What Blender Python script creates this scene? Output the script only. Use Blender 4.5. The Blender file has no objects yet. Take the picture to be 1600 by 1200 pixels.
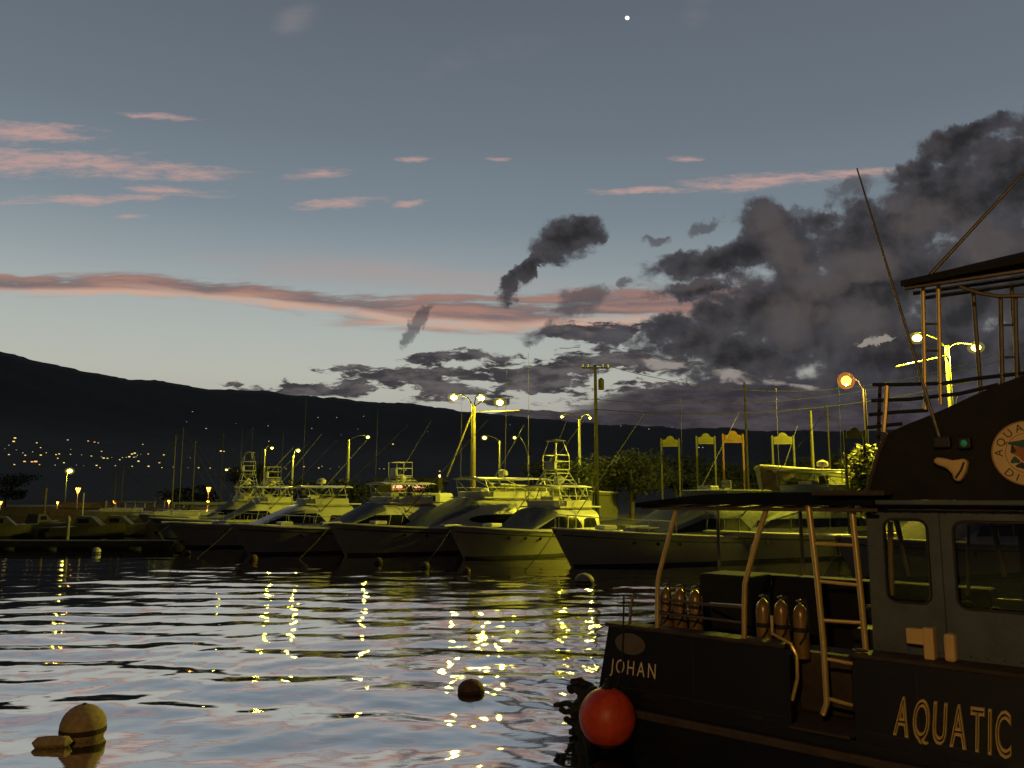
import bpy, math, random
import numpy as np
from mathutils import Vector, Matrix

# ------------------------------------------------------------------ camera
sc = bpy.context.scene
COL = sc.collection
EYE = 3.0
F = 1300.0
PITCH = math.atan(175.0 / F)
cd = bpy.data.cameras.new('camera')
cam = bpy.data.objects.new('camera', cd)
COL.objects.link(cam)
cd.sensor_width = 36.0
cd.lens = 36.0 * F / 1600.0
cd.clip_start = 0.05
cd.clip_end = 40000
cam.location = (0, 0, EYE)
cam.rotation_euler = (math.pi / 2 + PITCH, 0, 0)
sc.camera = cam
sc.view_settings.view_transform = 'Standard'
sc.view_settings.look = 'None'
sc.view_settings.exposure = 0.0
sc.view_settings.gamma = 1.0
sc.view_settings.use_curve_mapping = False
sc.render.engine = 'CYCLES'
sc.cycles.max_bounces = 6
sc.cycles.glossy_bounces = 4
sc.cycles.diffuse_bounces = 3
sc.cycles.transparent_max_bounces = 8
sc.cycles.caustics_reflective = False
sc.cycles.caustics_refractive = False
sc.cycles.sample_clamp_indirect = 4.0
cp, sp = math.cos(PITCH), math.sin(PITCH)


def ray(px, py):
    a = (px - 800.0) / F
    b = -(py - 600.0) / F
    return Vector((a, cp - b * sp, sp + b * cp))


def at(px, py, Y):
    d = ray(px, py)
    return Vector((0, 0, EYE)) + d * (Y / d.y)


def onz(px, py, z):
    d = ray(px, py)
    return Vector((0, 0, EYE)) + d * ((z - EYE) / d.z)


def plane_uv(px, py):
    """sky direction of a photo point as (x/y, z/y), a plane standing upright to the north"""
    d = ray(px, py)
    return d.x / d.y * F, d.z / d.y * F


def azel(px, py):
    d = ray(px, py).normalized()
    return math.degrees(math.atan2(d.x, d.y)), math.degrees(math.asin(d.z))


def lin(r, g, b):
    return tuple(((c / 255.0) / 12.92 if c / 255.0 <= .04045 else ((c / 255.0 + .055) / 1.055) ** 2.4) for c in (r, g, b))


# ------------------------------------------------------------------ world: pre-dawn sky
world = bpy.data.worlds.new("World")
sc.world = world
world.use_nodes = True
wt = world.node_tree
wt.nodes.clear()
WN, WL = wt.nodes, wt.links


def wm(op, a, b=None, c=None, clamp=False):
    n = WN.new('ShaderNodeMath')
    n.operation = op
    n.use_clamp = clamp
    for i, v in enumerate((a, b, c)):
        if v is None:
            continue
        if isinstance(v, (int, float)):
            n.inputs[i].default_value = v
        else:
            WL.new(v, n.inputs[i])
    return n.outputs[0]


def wss(x, lo, hi):
    n = WN.new('ShaderNodeMapRange')
    n.interpolation_type = 'SMOOTHSTEP'
    WL.new(x, n.inputs[0])
    n.inputs[1].default_value = lo
    n.inputs[2].default_value = hi
    return n.outputs[0]


def wmix(f, a, b):
    n = WN.new('ShaderNodeMix')
    n.data_type = 'RGBA'
    if isinstance(f, (int, float)):
        n.inputs[0].default_value = f
    else:
        WL.new(f, n.inputs[0])
    for i, v in ((6, a), (7, b)):
        if isinstance(v, tuple):
            n.inputs[i].default_value = (*v, 1)
        else:
            WL.new(v, n.inputs[i])
    return n.outputs[2]


def wramp(x, stops, lin_interp='EASE'):
    n = WN.new('ShaderNodeValToRGB')
    n.color_ramp.interpolation = lin_interp
    el = n.color_ramp.elements
    while len(el) > 1:
        el.remove(el[-1])
    el[0].position = stops[0][0]
    el[0].color = (*stops[0][1], 1)
    for p, c in stops[1:]:
        e = el.new(p)
        e.color = (*c, 1)
    WL.new(x, n.inputs[0])
    return n.outputs[0]


tc = WN.new('ShaderNodeTexCoord')
sx = WN.new('ShaderNodeSeparateXYZ')
WL.new(tc.outputs['Generated'], sx.inputs[0])
az = wm('DEGREES', wm('ARCTAN2', sx.outputs[0], sx.outputs[1]))
el_ = wm('DEGREES', wm('ARCSINE', sx.outputs[2]))
ynz = wm('MAXIMUM', sx.outputs[1], .22)
U = wm('MULTIPLY', wm('DIVIDE', sx.outputs[0], ynz), F)
V = wm('MULTIPLY', wm('DIVIDE', sx.outputs[2], ynz), F)
cxy = WN.new('ShaderNodeCombineXYZ')
WL.new(U, cxy.inputs[0])
WL.new(V, cxy.inputs[1])
PV = cxy.outputs[0]


def wnoise(vec, scale, detail=6, rough=.55, stretch=1.0, off=(0, 0, 0), color=False, dist=0.0):
    m = WN.new('ShaderNodeMapping')
    m.inputs['Scale'].default_value = (scale / stretch, scale, scale)
    m.inputs['Location'].default_value = off
    WL.new(vec, m.inputs['Vector'])
    n = WN.new('ShaderNodeTexNoise')
    n.noise_dimensions = '2D'
    n.inputs['Scale'].default_value = 1.0
    n.inputs['Detail'].default_value = detail
    n.inputs['Roughness'].default_value = rough
    n.inputs['Distortion'].default_value = dist
    WL.new(m.outputs[0], n.inputs['Vector'])
    return n.outputs['Color' if color else 'Fac']


def wwarp(vec, scale, amt, stretch=1.0, off=(0, 0, 0)):
    c = wnoise(vec, scale, 4, .55, stretch, off, True)
    s = WN.new('ShaderNodeVectorMath')
    s.operation = 'SUBTRACT'
    WL.new(c, s.inputs[0])
    s.inputs[1].default_value = (.5, .5, .5)
    k = WN.new('ShaderNodeVectorMath')
    k.operation = 'MULTIPLY_ADD'
    WL.new(s.outputs[0], k.inputs[0])
    k.inputs[1].default_value = (amt * stretch, amt, 0)
    WL.new(vec, k.inputs[2])
    return k.outputs[0]


def ell(vec, px, py, rx, ry, rot=0.0):
    a, e = plane_uv(px, py)
    m = WN.new('ShaderNodeMapping')
    m.vector_type = 'TEXTURE'
    m.inputs['Location'].default_value = (a, e, 0)
    m.inputs['Rotation'].default_value = (0, 0, math.radians(rot))
    m.inputs['Scale'].default_value = (rx, ry, 1)
    WL.new(vec, m.inputs['Vector'])
    g = WN.new('ShaderNodeTexGradient')
    g.gradient_type = 'SPHERICAL'
    WL.new(m.outputs[0], g.inputs[0])
    return g.outputs['Fac']


def maxof(lst):
    r = lst[0]
    for x in lst[1:]:
        r = wm('MAXIMUM', r, x)
    return r


def frayed(reg, n, k, ramp=.22):
    """region value with a noise-eaten edge; the noise only acts where the region is"""
    t = wm('MULTIPLY', wm('SUBTRACT', n, .5), k)
    return wm('ADD', reg, wm('MULTIPLY', t, wss(reg, 0.0, ramp)))


# clear-sky gradient by elevation (0..90 degrees)
fe = wm('DIVIDE', el_, 60.0, clamp=True)
grad = wramp(fe, [
    (0.00, lin(160, 148, 136)), (0.085, lin(174, 170, 160)), (0.135, lin(182, 183, 172)), (0.17, lin(175, 180, 174)),
    (0.21, lin(166, 173, 171)), (0.26, lin(144, 155, 160)), (0.31, lin(124, 137, 146)), (0.40, lin(108, 119, 130)),
    (0.54, lin(94, 103, 114)), (0.66, lin(60, 68, 78)), (0.80, lin(32, 36, 44)), (1.0, lin(18, 20, 26))], 'LINEAR')
# brighter over the coming sunrise (left of centre), duller to the right
horiz = wss(az, -10.0, 34.0)
grad = wmix(wm('MULTIPLY', horiz, .30), grad, lin(96, 104, 114))

# thin pink streaks
Ws = wwarp(PV, .016, 16, 2.0)
ns = wnoise(Ws, .075, 8, .70, 6.0, (3, 1, 0))
pk = maxof([
    ell(Ws, 30, 252, 330, 38, -2), ell(Ws, 220, 264, 230, 20, -2), ell(Ws, 130, 312, 190, 13, 2), ell(Ws, 275, 298, 110, 14, -4),
    ell(Ws, 500, 270, 80, 14, 5), ell(Ws, 530, 318, 95, 13, 4), ell(Ws, 645, 248, 45, 8, 0), ell(Ws, 640, 317, 42, 9, 6),
    ell(Ws, 208, 340, 50, 7, 0), ell(Ws, 1010, 298, 130, 9, 1), ell(Ws, 1190, 284, 190, 20, 3), ell(Ws, 1340, 270, 100, 12, 3),
    ell(Ws, 1070, 248, 45, 8, 0), ell(Ws, 250, 183, 95, 9, -6), ell(Ws, 30, 205, 190, 26, -3), ell(Ws, 775, 247, 30, 8, 0)])
pks = wss(frayed(pk, ns, 2.2, .3), .08, 1.15)
col = wmix(wm('MULTIPLY', pks, .80), grad, lin(196, 158, 150))
# very faint high wisps
wf = wnoise(PV, .009, 7, .6, 2.8, (7, 4, 0))
wsp = wss(maxof([ell(Ws, 680, 95, 170, 45, 14), ell(Ws, 790, 75, 120, 30, 6), ell(Ws, 1090, 12, 60, 40, 70), ell(Ws, 465, 30, 60, 40, 20), ell(Ws, 620, 415, 260, 40, 0)]), .1, .9)
col = wmix(wm('MULTIPLY', wm('MULTIPLY', wsp, wss(wf, .35, .7)), .28), col, lin(168, 152, 150))
# the long salmon band
Wb = wwarp(PV, .006, 22, 2.0, (5, 2, 0))
nb = wnoise(Wb, .055, 8, .66, 10.0, (1, 9, 0))
band = maxof([
    ell(Wb, 20, 445, 400, 24, 0), ell(Wb, 300, 450, 330, 24, -3), ell(Wb, 470, 466, 260, 24, -6), ell(Wb, 590, 482, 230, 30, -5),
    ell(Wb, 760, 490, 330, 42, 0), ell(Wb, 960, 482, 330, 44, 3), ell(Wb, 1110, 468, 260, 36, 4)])
veil = wss(frayed(maxof([ell(Wb, 540, 425, 330, 40, -4), ell(Wb, 720, 440, 200, 34, 0)]), nb, 1.2), .05, .9)
col = wmix(wm('MULTIPLY', veil, .38), col, lin(172, 150, 146))
bs = wss(frayed(band, nb, 2.3, .4), .06, .62)
# grey-mauve top, warm glowing underside: depends on where in the band one looks
lowb = maxof([ell(Wb, 150, 458, 420, 13, -1), ell(Wb, 420, 472, 360, 13, -6), ell(Wb, 700, 508, 240, 16, -2), ell(Wb, 930, 503, 330, 15, 2), ell(Wb, 600, 496, 130, 13, -12)])
bcol = wmix(wss(nb, .35, .7), lin(110, 92, 94), lin(164, 116, 102))
bcol = wmix(wss(lowb, .1, .8), bcol, lin(206, 164, 142))
col = wmix(wm('MULTIPLY', bs, .85), col, bcol)

# low broken grey bars close to the horizon
Wl = wwarp(PV, .018, 26, 2.0, (2, 6, 0))
nl = wnoise(Wl, .040, 9, .62, 3.6, (11, 3, 0))
reg = maxof([
    ell(Wl, 840, 590, 420, 62, 2), ell(Wl, 1080, 585, 330, 75, 0), ell(Wl, 640, 590, 210, 44, 4), ell(Wl, 480, 605, 150, 20, 0),
    ell(Wl, 520, 578, 60, 16, -8), ell(Wl, 700, 560, 130, 20, 5), ell(Wl, 370, 598, 60, 12, 0), ell(Wl, 900, 525, 100, 40, 10), ell(Wl, 980, 530, 120, 40, 0)])
low = wss(frayed(reg, nl, 4.6, .45), .34, .72)
lowc = wmix(wss(wnoise(PV, .05, 6, .6, 3.0, (4, 4, 0)), .35, .7), lin(62, 60, 63), lin(100, 94, 94))
col = wmix(low, col, lowc)
# continuous dark bank right above the far hills, right half
bank = wss(maxof([ell(Wl, 1330, 640, 520, 70, 0), ell(Wl, 1600, 610, 420, 120, 0), ell(Wl, 1060, 655, 260, 28, 0), ell(Wl, 830, 652, 160, 12, 0)]), .06, .30)
bank = wm('MULTIPLY', bank, wss(wm('ADD', bank, nl), .9, 1.25))
col = wmix(bank, col, wmix(wss(nl, .35, .7), lin(54, 50, 55), lin(78, 72, 76)))

# towering dark cumulus on the right
Wd = wwarp(PV, .014, 40, 1.1, (8, 1, 0))
Wd = wwarp(Wd, .05, 22, 1.0, (3, 2, 0))
Wd = wwarp(Wd, .14, 9, 1.0, (6, 2, 0))
nd = wnoise(PV, .016, 9, .58, 1.25, (5, 8, 0))
big = [
    (1600, 300, 210, 110, 10), (1490, 300, 200, 72, 22), (1420, 350, 200, 84, 12), (1560, 420, 280, 160, 0), (1380, 440, 240, 140, 20),
    (1290, 500, 190, 130, 0), (1440, 540, 300, 130, 0), (1200, 362, 74, 60, -55), (1245, 405, 90, 100, -50), (1260, 470, 130, 120, 0),
    (1120, 408, 170, 34, 10), (1190, 388, 130, 44, 16), (1080, 532, 105, 62, 12), (1130, 500, 80, 50, 0), (1165, 560, 150, 56, 0),
    (1290, 345, 70, 34, 10), (1650, 200, 150, 60, 20), (1500, 218, 120, 24, 25), (1450, 250, 120, 34, 30), (1740, 380, 320, 250, 0),
    (878, 374, 84, 44, 14), (905, 366, 50, 36, 0), (832, 412, 58, 26, 58), (800, 448, 40, 22, 75), (1180, 480, 120, 90, 0), (1100, 450, 110, 22, 6), (1340, 380, 170, 80, 8), (1500, 470, 240, 120, 0), (1520, 310, 200, 90, 10), (1590, 240, 160, 60, 15)]
dk = maxof([ell(Wd, *b) for b in big])
edge = frayed(dk, nd, 1.6, .2)
dens = wss(edge, .02, .46)
# relief: compare the cloud noise with itself a little towards the glow (lower left)
sh = WN.new('ShaderNodeVectorMath')
sh.operation = 'ADD'
WL.new(PV, sh.inputs[0])
sh.inputs[1].default_value = (-11, 9, 0)
r1 = wnoise(PV, .015, 5, .5, 1.15, (5, 8, 0))
r2 = wnoise(sh.outputs[0], .015, 5, .5, 1.15, (5, 8, 0))
rel = wss(wm('SUBTRACT', r1, r2), -.13, .20)
thick = wss(edge, .3, 1.0)
c1 = wmix(rel, lin(39, 38, 41), lin(62, 58, 58))
Wc = wwarp(PV, .03, 30, 1.0, (1, 5, 0))
lump = wss(frayed(maxof([ell(Wc, 1195, 345, 44, 40, 0), ell(Wc, 1228, 392, 46, 78, 40), ell(Wc, 1275, 440, 64, 54, 0), ell(Wc, 1440, 345, 74, 46, 20), ell(Wc, 1400, 320, 40, 26, 0),
    ell(Wc, 1350, 412, 90, 40, 0), ell(Wc, 1235, 500, 60, 60, 0), ell(Wc, 1330, 500, 90, 50, 0), ell(Wc, 1540, 380, 90, 60, 0), ell(Wc, 1120, 440, 120, 16, 6)]), nd, 1.6, .3), .02, .75)
c1 = wmix(wm('MULTIPLY', lump, .62), c1, lin(92, 84, 82))
c1 = wmix(wm('MULTIPLY', wm('SUBTRACT', 1.0, thick), .55), c1, lin(78, 77, 83))
col = wmix(wm('MULTIPLY', dens, .98), col, c1)
# thin torn scraps of the same cloud, see-through
sc_ = frayed(maxof([ell(Wd, 650, 508, 52, 16, 50), ell(Wd, 632, 530, 14, 22, 0), ell(Wd, 905, 472, 56, 34, 10), ell(Wd, 850, 518, 60, 20, 20), ell(Wd, 905, 520, 30, 22, 0), ell(Wd, 955, 528, 50, 24, 0),
    ell(Wd, 980, 437, 22, 15, 25), ell(Wd, 1105, 352, 44, 14, 18), ell(Wd, 1030, 375, 30, 10, 0), ell(Wd, 1340, 292, 60, 26, 20), ell(Wd, 1250, 330, 50, 16, 0)]), nd, 1.6, .2)
col = wmix(wm('MULTIPLY', wss(sc_, .05, .6), .72), col, lin(76, 74, 80))
# gaps of light in the low right cloud
gap = wss(frayed(maxof([ell(Wl, 1130, 585, 110, 18, -10), ell(Wd, 1375, 531, 32, 12, 14), ell(Wd, 1348, 541, 24, 8, 10), ell(Wl, 1040, 570, 60, 16, 0), ell(Wl, 1230, 596, 60, 9, -10)]), nl, 3.4, .4), .30, .95)
col = wmix(wm('MULTIPLY', gap, .65), col, lin(170, 160, 152))
# the morning star
star = wss(ell(PV, 980, 28, 4.6, 4.6), .05, .6)
col = wmix(star, col, (3.0, 2.9, 3.2))
# west half of the sky behind the viewer is still night
back = wss(sx.outputs[1], -.15, .55)
col = wmix(back, lin(20, 22, 30), col)
side = wss(wm('ABSOLUTE', az), 48.0, 80.0)
col = wmix(side, col, lin(30, 33, 42))
below = wss(el_, -3.0, -0.5)
col = wmix(below, lin(14, 14, 18), col)
bg = WN.new('ShaderNodeBackground')
WL.new(col, bg.inputs[0])
bg.inputs[1].default_value = 1.0
wo = WN.new('ShaderNodeOutputWorld')
WL.new(bg.outputs[0], wo.inputs[0])
world.cycles.sampling_method = 'MANUAL'
world.cycles.sample_map_resolution = 1024


# ------------------------------------------------------------------ materials
def mat(name, color, rough=.5, metal=0.0, var=.25, vscale=3.0, bump=0.0, bscale=20.0, spec=.5, coat=0.0, color2=None):
    m = bpy.data.materials.new(name)
    m.use_nodes = True
    t = m.node_tree
    b = t.nodes['Principled BSDF']
    b.inputs['Roughness'].default_value = rough
    b.inputs['Metallic'].default_value = metal
    b.inputs['Specular IOR Level'].default_value = spec
    b.inputs['Coat Weight'].default_value = coat
    co = t.nodes.new('ShaderNodeTexCoord')
    n = t.nodes.new('ShaderNodeTexNoise')
    n.inputs['Scale'].default_value = vscale
    n.inputs['Detail'].default_value = 6
    n.inputs['Roughness'].default_value = .65
    t.links.new(co.outputs['Object'], n.inputs['Vector'])
    mx = t.nodes.new('ShaderNodeMix')
    mx.data_type = 'RGBA'
    mr = t.nodes.new('ShaderNodeMapRange')
    mr.inputs[1].default_value = .35
    mr.inputs[2].default_value = .68
    t.links.new(n.outputs['Fac'], mr.inputs[0])
    t.links.new(mr.outputs[0], mx.inputs[0])
    c2 = color2 if color2 else tuple(c * (1 - var) for c in color)
    mx.inputs[6].default_value = (*color, 1)
    mx.inputs[7].default_value = (*c2, 1)
    t.links.new(mx.outputs[2], b.inputs['Base Color'])
    rr = t.nodes.new('ShaderNodeMapRange')
    rr.inputs[3].default_value = max(0.02, rough - .08)
    rr.inputs[4].default_value = min(1, rough + .15)
    t.links.new(n.outputs['Fac'], rr.inputs[0])
    t.links.new(rr.outputs[0], b.inputs['Roughness'])
    if bump:
        n2 = t.nodes.new('ShaderNodeTexNoise')
        n2.inputs['Scale'].default_value = bscale
        n2.inputs['Detail'].default_value = 5
        t.links.new(co.outputs['Object'], n2.inputs['Vector'])
        bp = t.nodes.new('ShaderNodeBump')
        bp.inputs['Strength'].default_value = bump
        bp.inputs['Distance'].default_value = .05
        t.links.new(n2.outputs['Fac'], bp.inputs['Height'])
        t.links.new(bp.outputs[0], b.inputs['Normal'])
    return m


def emat(name, color, strength):
    m = bpy.data.materials.new(name)
    m.use_nodes = True
    t = m.node_tree
    b = t.nodes['Principled BSDF']
    b.inputs['Base Color'].default_value = (*[min(1, c) for c in color], 1)
    b.inputs['Emission Color'].default_value = (*color, 1)
    b.inputs['Emission Strength'].default_value = strength
    return m


M = {}
M['gel'] = mat('gelcoat_white', (.62, .62, .60), .28, var=.12, vscale=1.2, bump=.03, bscale=3)
M['gel_hull'] = mat('hull_paint', (.27, .27, .265), .30, var=.22, vscale=.8)
M['gel_hull2'] = mat('hull_paint_cream', (.34, .34, .29), .32, var=.18, vscale=.8)
M['glass'] = mat('dark_window', (.006, .006, .007), .12, var=.2)
M['bluecov'] = mat('blue_grey_canvas', (.20, .22, .29), .75, var=.25, vscale=2.5, bump=.3, bscale=6)
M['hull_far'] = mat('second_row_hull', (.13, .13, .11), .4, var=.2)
M['boot'] = mat('boot_stripe', (.015, .015, .02), .4)
M['pipe'] = mat('aluminium_pipe', (.55, .55, .54), .35, metal=.6, var=.15)
M['dkpipe'] = mat('dull_pipe', (.10, .095, .09), .45, metal=.5, var=.2)
M['canvas'] = mat('grey_canvas', (.30, .30, .30), .8, var=.3, bump=.3)
M['blackish'] = mat('black_trim', (.015, .015, .016), .5)
M['wood'] = mat('weathered_pole', (.24, .20, .13), .8, var=.4, vscale=5, bump=.4)
M['darkwood'] = mat('tarred_pole', (.014, .011, .010), .8, var=.3, bump=.4)
M['concrete'] = mat('concrete', (.22, .21, .19), .85, var=.35, vscale=1.5, bump=.4, bscale=9)
M['asphalt'] = mat('asphalt', (.045, .045, .045), .9, var=.3, vscale=.5, bump=.3)
M['steel'] = mat('painted_steel', (.38, .38, .36), .45, metal=.2, var=.2)
M['darkhull'] = mat('dull_hull', (.07, .065, .055), .5, var=.3)
M['darkplank'] = mat('dark_planks', (.06, .05, .04), .85, var=.4, vscale=4, bump=.3)
M['hill'] = mat('hill_scrub', (.017, .0135, .011), .95, var=.4, vscale=.006, bump=0)
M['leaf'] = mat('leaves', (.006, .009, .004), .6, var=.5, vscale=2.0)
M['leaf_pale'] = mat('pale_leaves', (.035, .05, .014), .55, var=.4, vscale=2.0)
M['bark'] = mat('bark', (.07, .055, .04), .9, var=.4, vscale=6, bump=.5)
M['lampL'] = emat('lamp_yellow', (1.0, .88, .16), 8.0)
M['lampO'] = emat('lamp_orange', (1.0, .42, .05), 6.0)
M['lampW'] = emat('lamp_warm', (1.0, .72, .35), 7.0)
M['town'] = emat('town_light', (1.0, .70, .20), 1.4)
M['town2'] = emat('town_light_white', (.9, .9, .8), .55)
M['townr'] = emat('town_light_red', (1.0, .48, .16), 1.2)
M['townd'] = emat('town_light_dim', (.9, .75, .45), .35)




def halo_shell(name, c, st, t):
    """see-through glowing shell added round a bulb to imitate its bloom halo"""
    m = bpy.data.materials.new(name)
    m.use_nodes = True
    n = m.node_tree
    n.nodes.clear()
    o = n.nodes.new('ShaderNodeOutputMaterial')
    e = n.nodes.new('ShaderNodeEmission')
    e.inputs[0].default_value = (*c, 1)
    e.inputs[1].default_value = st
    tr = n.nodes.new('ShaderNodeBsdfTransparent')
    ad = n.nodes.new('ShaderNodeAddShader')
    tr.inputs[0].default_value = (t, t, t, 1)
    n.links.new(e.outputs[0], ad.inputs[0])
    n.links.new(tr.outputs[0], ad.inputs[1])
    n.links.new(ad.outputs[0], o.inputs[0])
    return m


M['haloY'] = halo_shell('yellow_halo', (1.0, .80, .04), .075, .90)
M['haloO'] = halo_shell('orange_halo', (1.0, .30, .01), .22, .86)


# ------------------------------------------------------------------ mesh helpers
class MB:
    def __init__(s):
        s.v = []
        s.f = []

    def add(s, vs, fs):
        o = len(s.v)
        s.v += [tuple(x) for x in vs]
        s.f += [tuple(i + o for i in f) for f in fs]
        return s

    def box(s, x0, x1, y0, y1, z0, z1):
        v = [(x0, y0, z0), (x1, y0, z0), (x1, y1, z0), (x0, y1, z0), (x0, y0, z1), (x1, y0, z1), (x1, y1, z1), (x0, y1, z1)]
        return s.add(v, [(0, 3, 2, 1), (4, 5, 6, 7), (0, 1, 5, 4), (1, 2, 6, 5), (2, 3, 7, 6), (3, 0, 4, 7)])

    def tube(s, pts, r, n=8, cap=True):
        pts = [Vector(p) for p in pts]
        rs = r if isinstance(r, (list, tuple)) else [r] * len(pts)
        vs, fs = [], []
        prev = None
        for i, p in enumerate(pts):
            d = (pts[min(i + 1, len(pts) - 1)] - pts[max(i - 1, 0)])
            d = d.normalized() if d.length > 1e-9 else Vector((0, 0, 1))
            a = Vector((0, 0, 1)) if abs(d.z) < .9 else Vector((1, 0, 0))
            if prev is not None:
                a = prev
            x = (a - d * a.dot(d))
            if x.length < 1e-6:
                x = d.orthogonal()
            x.normalize()
            prev = x
            y = d.cross(x)
            for k in range(n):
                t = 2 * math.pi * k / n
                vs.append(p + (x * math.cos(t) + y * math.sin(t)) * rs[i])
        for i in range(len(pts) - 1):
            for k in range(n):
                fs.append((i * n + k, i * n + (k + 1) % n, (i + 1) * n + (k + 1) % n, (i + 1) * n + k))
        if cap:
            fs.append(tuple(range(n))[::-1])
            fs.append(tuple(range((len(pts) - 1) * n, len(pts) * n)))
        return s.add(vs, fs)

    def lathe(s, prof, c=(0, 0, 0), n=16, sx=1, sy=1):
        vs, fs = [], []
        for r, z in prof:
            for k in range(n):
                t = 2 * math.pi * k / n
                vs.append((c[0] + r * math.cos(t) * sx, c[1] + r * math.sin(t) * sy, c[2] + z))
        for i in range(len(prof) - 1):
            for k in range(n):
                fs.append((i * n + k, i * n + (k + 1) % n, (i + 1) * n + (k + 1) % n, (i + 1) * n + k))
        fs.append(tuple(range(n))[::-1])
        fs.append(tuple(range((len(prof) - 1) * n, len(prof) * n)))
        return s.add(vs, fs)

    def ball(s, c, rx, ry=None, rz=None, n=16, m=10):
        ry = rx if ry is None else ry
        rz = rx if rz is None else rz
        prof = [(math.sin(math.pi * (i + .02) / (m + .04)), -math.cos(math.pi * (i + .02) / (m + .04)) * rz) for i in range(m + 1)]
        return s.lathe(prof, c, n, rx, ry)

    def loft(s, rings, closed=True, caps=True):
        n = len(rings[0])
        vs = [p for r in rings for p in r]
        fs = []
        for i in range(len(rings) - 1):
            for k in range(n if closed else n - 1):
                fs.append((i * n + k, i * n + (k + 1) % n, (i + 1) * n + (k + 1) % n, (i + 1) * n + k))
        if caps and closed:
            fs.append(tuple(range(n))[::-1])
            fs.append(tuple(range((len(rings) - 1) * n, len(rings) * n)))
        return s.add(vs, fs)

    def prism(s, poly, fn, a, b):
        """poly: 2D outline; fn(p, q, t) -> 3D; extruded from t=a to t=b"""
        n = len(poly)
        vs = [fn(p, q, a) for p, q in poly] + [fn(p, q, b) for p, q in poly]
        fs = [tuple(range(n)), tuple(range(n, 2 * n))[::-1]]
        for k in range(n):
            fs.append((k, (k + 1) % n, n + (k + 1) % n, n + k))
        return s.add(vs, fs)

    def build(s, name, m, parent=None, smooth=False, bevel=0.0, kind=None):
        me = bpy.data.meshes.new(name)
        me.from_pydata([tuple(v) for v in s.v], [], s.f)
        me.validate()
        import bmesh
        bm = bmesh.new()
        bm.from_mesh(me)
        bmesh.ops.recalc_face_normals(bm, faces=bm.faces)
        bm.to_mesh(me)
        bm.free()
        me.materials.append(M[m] if isinstance(m, str) else m)
        o = bpy.data.objects.new(name, me)
        COL.objects.link(o)
        if parent is not None:
            o.parent = parent
        if smooth:
            for p in me.polygons:
                p.use_smooth = True
            me.set_sharp_from_angle(angle=math.radians(38))
        if bevel:
            b = o.modifiers.new('bevel', 'BEVEL')
            b.width = bevel
            b.segments = 2
            b.limit_method = 'ANGLE'
        if kind:
            o['kind'] = kind
        return o


def tag(o, label, cat, group=None):
    o['label'] = label
    o['category'] = cat
    if group:
        o['group'] = group
    return o


def thing(name, label, cat, loc=(0, 0, 0), rz=0.0, group=None):
    o = bpy.data.objects.new(name, None)
    COL.objects.link(o)
    o.location = loc
    o.rotation_euler = (0, 0, rz)
    o.empty_display_size = .3
    return tag(o, label, cat, group)


def copy_tree(o, parent=None):
    c = o.copy()
    COL.objects.link(c)
    if parent is not None:
        c.parent = parent
    for ch in [x for x in bpy.data.objects if x.parent == o]:
        copy_tree(ch, c)
    return c


# ------------------------------------------------------------------ setting: hills, ground, water
rs = np.random.RandomState(7)


def build_hills():
    prof = [(-900, 500), (-300, 525), (0, 545), (60, 560), (150, 578), (270, 592), (300, 599), (480, 613), (700, 636), (790, 645), (930, 657),
            (1060, 666), (1200, 672), (1400, 668), (1600, 664), (2000, 655), (2600, 640)]
    A, E = zip(*[azel(*p) for p in prof])
    azs = np.linspace(A[0] + 1, A[-1] - 1, 420)
    e = np.interp(azs, A, E)
    rr = np.random.RandomState(3)
    for k in range(26):
        fq = 2 ** (k / 4.0) * .25
        e = e + .05 / (1 + k * .35) * np.sin(azs * fq + rr.rand() * 6.28)
    e = e + rr.rand(len(azs)) * .035
    R = np.geomspace(210, 14000, 70)
    vs = []
    for i, r in enumerate(R):
        s = np.clip((r - 210) / 8800.0, 0, 1)
        s = s ** .55 * (1 - .18 * math.exp(-((r - 3500) / 2000.0) ** 2))
        drop = max(0, (r - 9010) / 5000.0)
        for j, a in enumerate(azs):
            ee = e[j] * s
            z = .7 + r * math.tan(math.radians(ee)) * (1 - .7 * drop ** .5 if drop > 0 else 1)
            if r > 500 and r < 9000:
                z += r * .0010 * math.sin(a * 1.9 + i * .6) * math.cos(a * .7 - i * .9)
            vs.append((r * math.sin(math.radians(a)), r * math.cos(math.radians(a)), z))
    n = len(azs)
    fs = [(i * n + j, i * n + j + 1, (i + 1) * n + j + 1, (i + 1) * n + j) for i in range(len(R) - 1) for j in range(n - 1)]
    o = MB().add(vs, fs).build('hills', 'hill', smooth=True, kind='structure')
    return o


hills = build_hills()

GZ = 1.15
# quay: land polygon with a vertical face on the harbour side
qpoly = [(64, 14), (24, 38), (-6, 56), (-10, 60), (-13, 128), (-60, 132), (-420, 140), (-420, 330), (420, 330), (420, -10), (90, 0)]
MB().prism(qpoly, lambda p, q, t: (p, q, t), -1.5, GZ).build('ground', 'asphalt', kind='structure')
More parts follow.
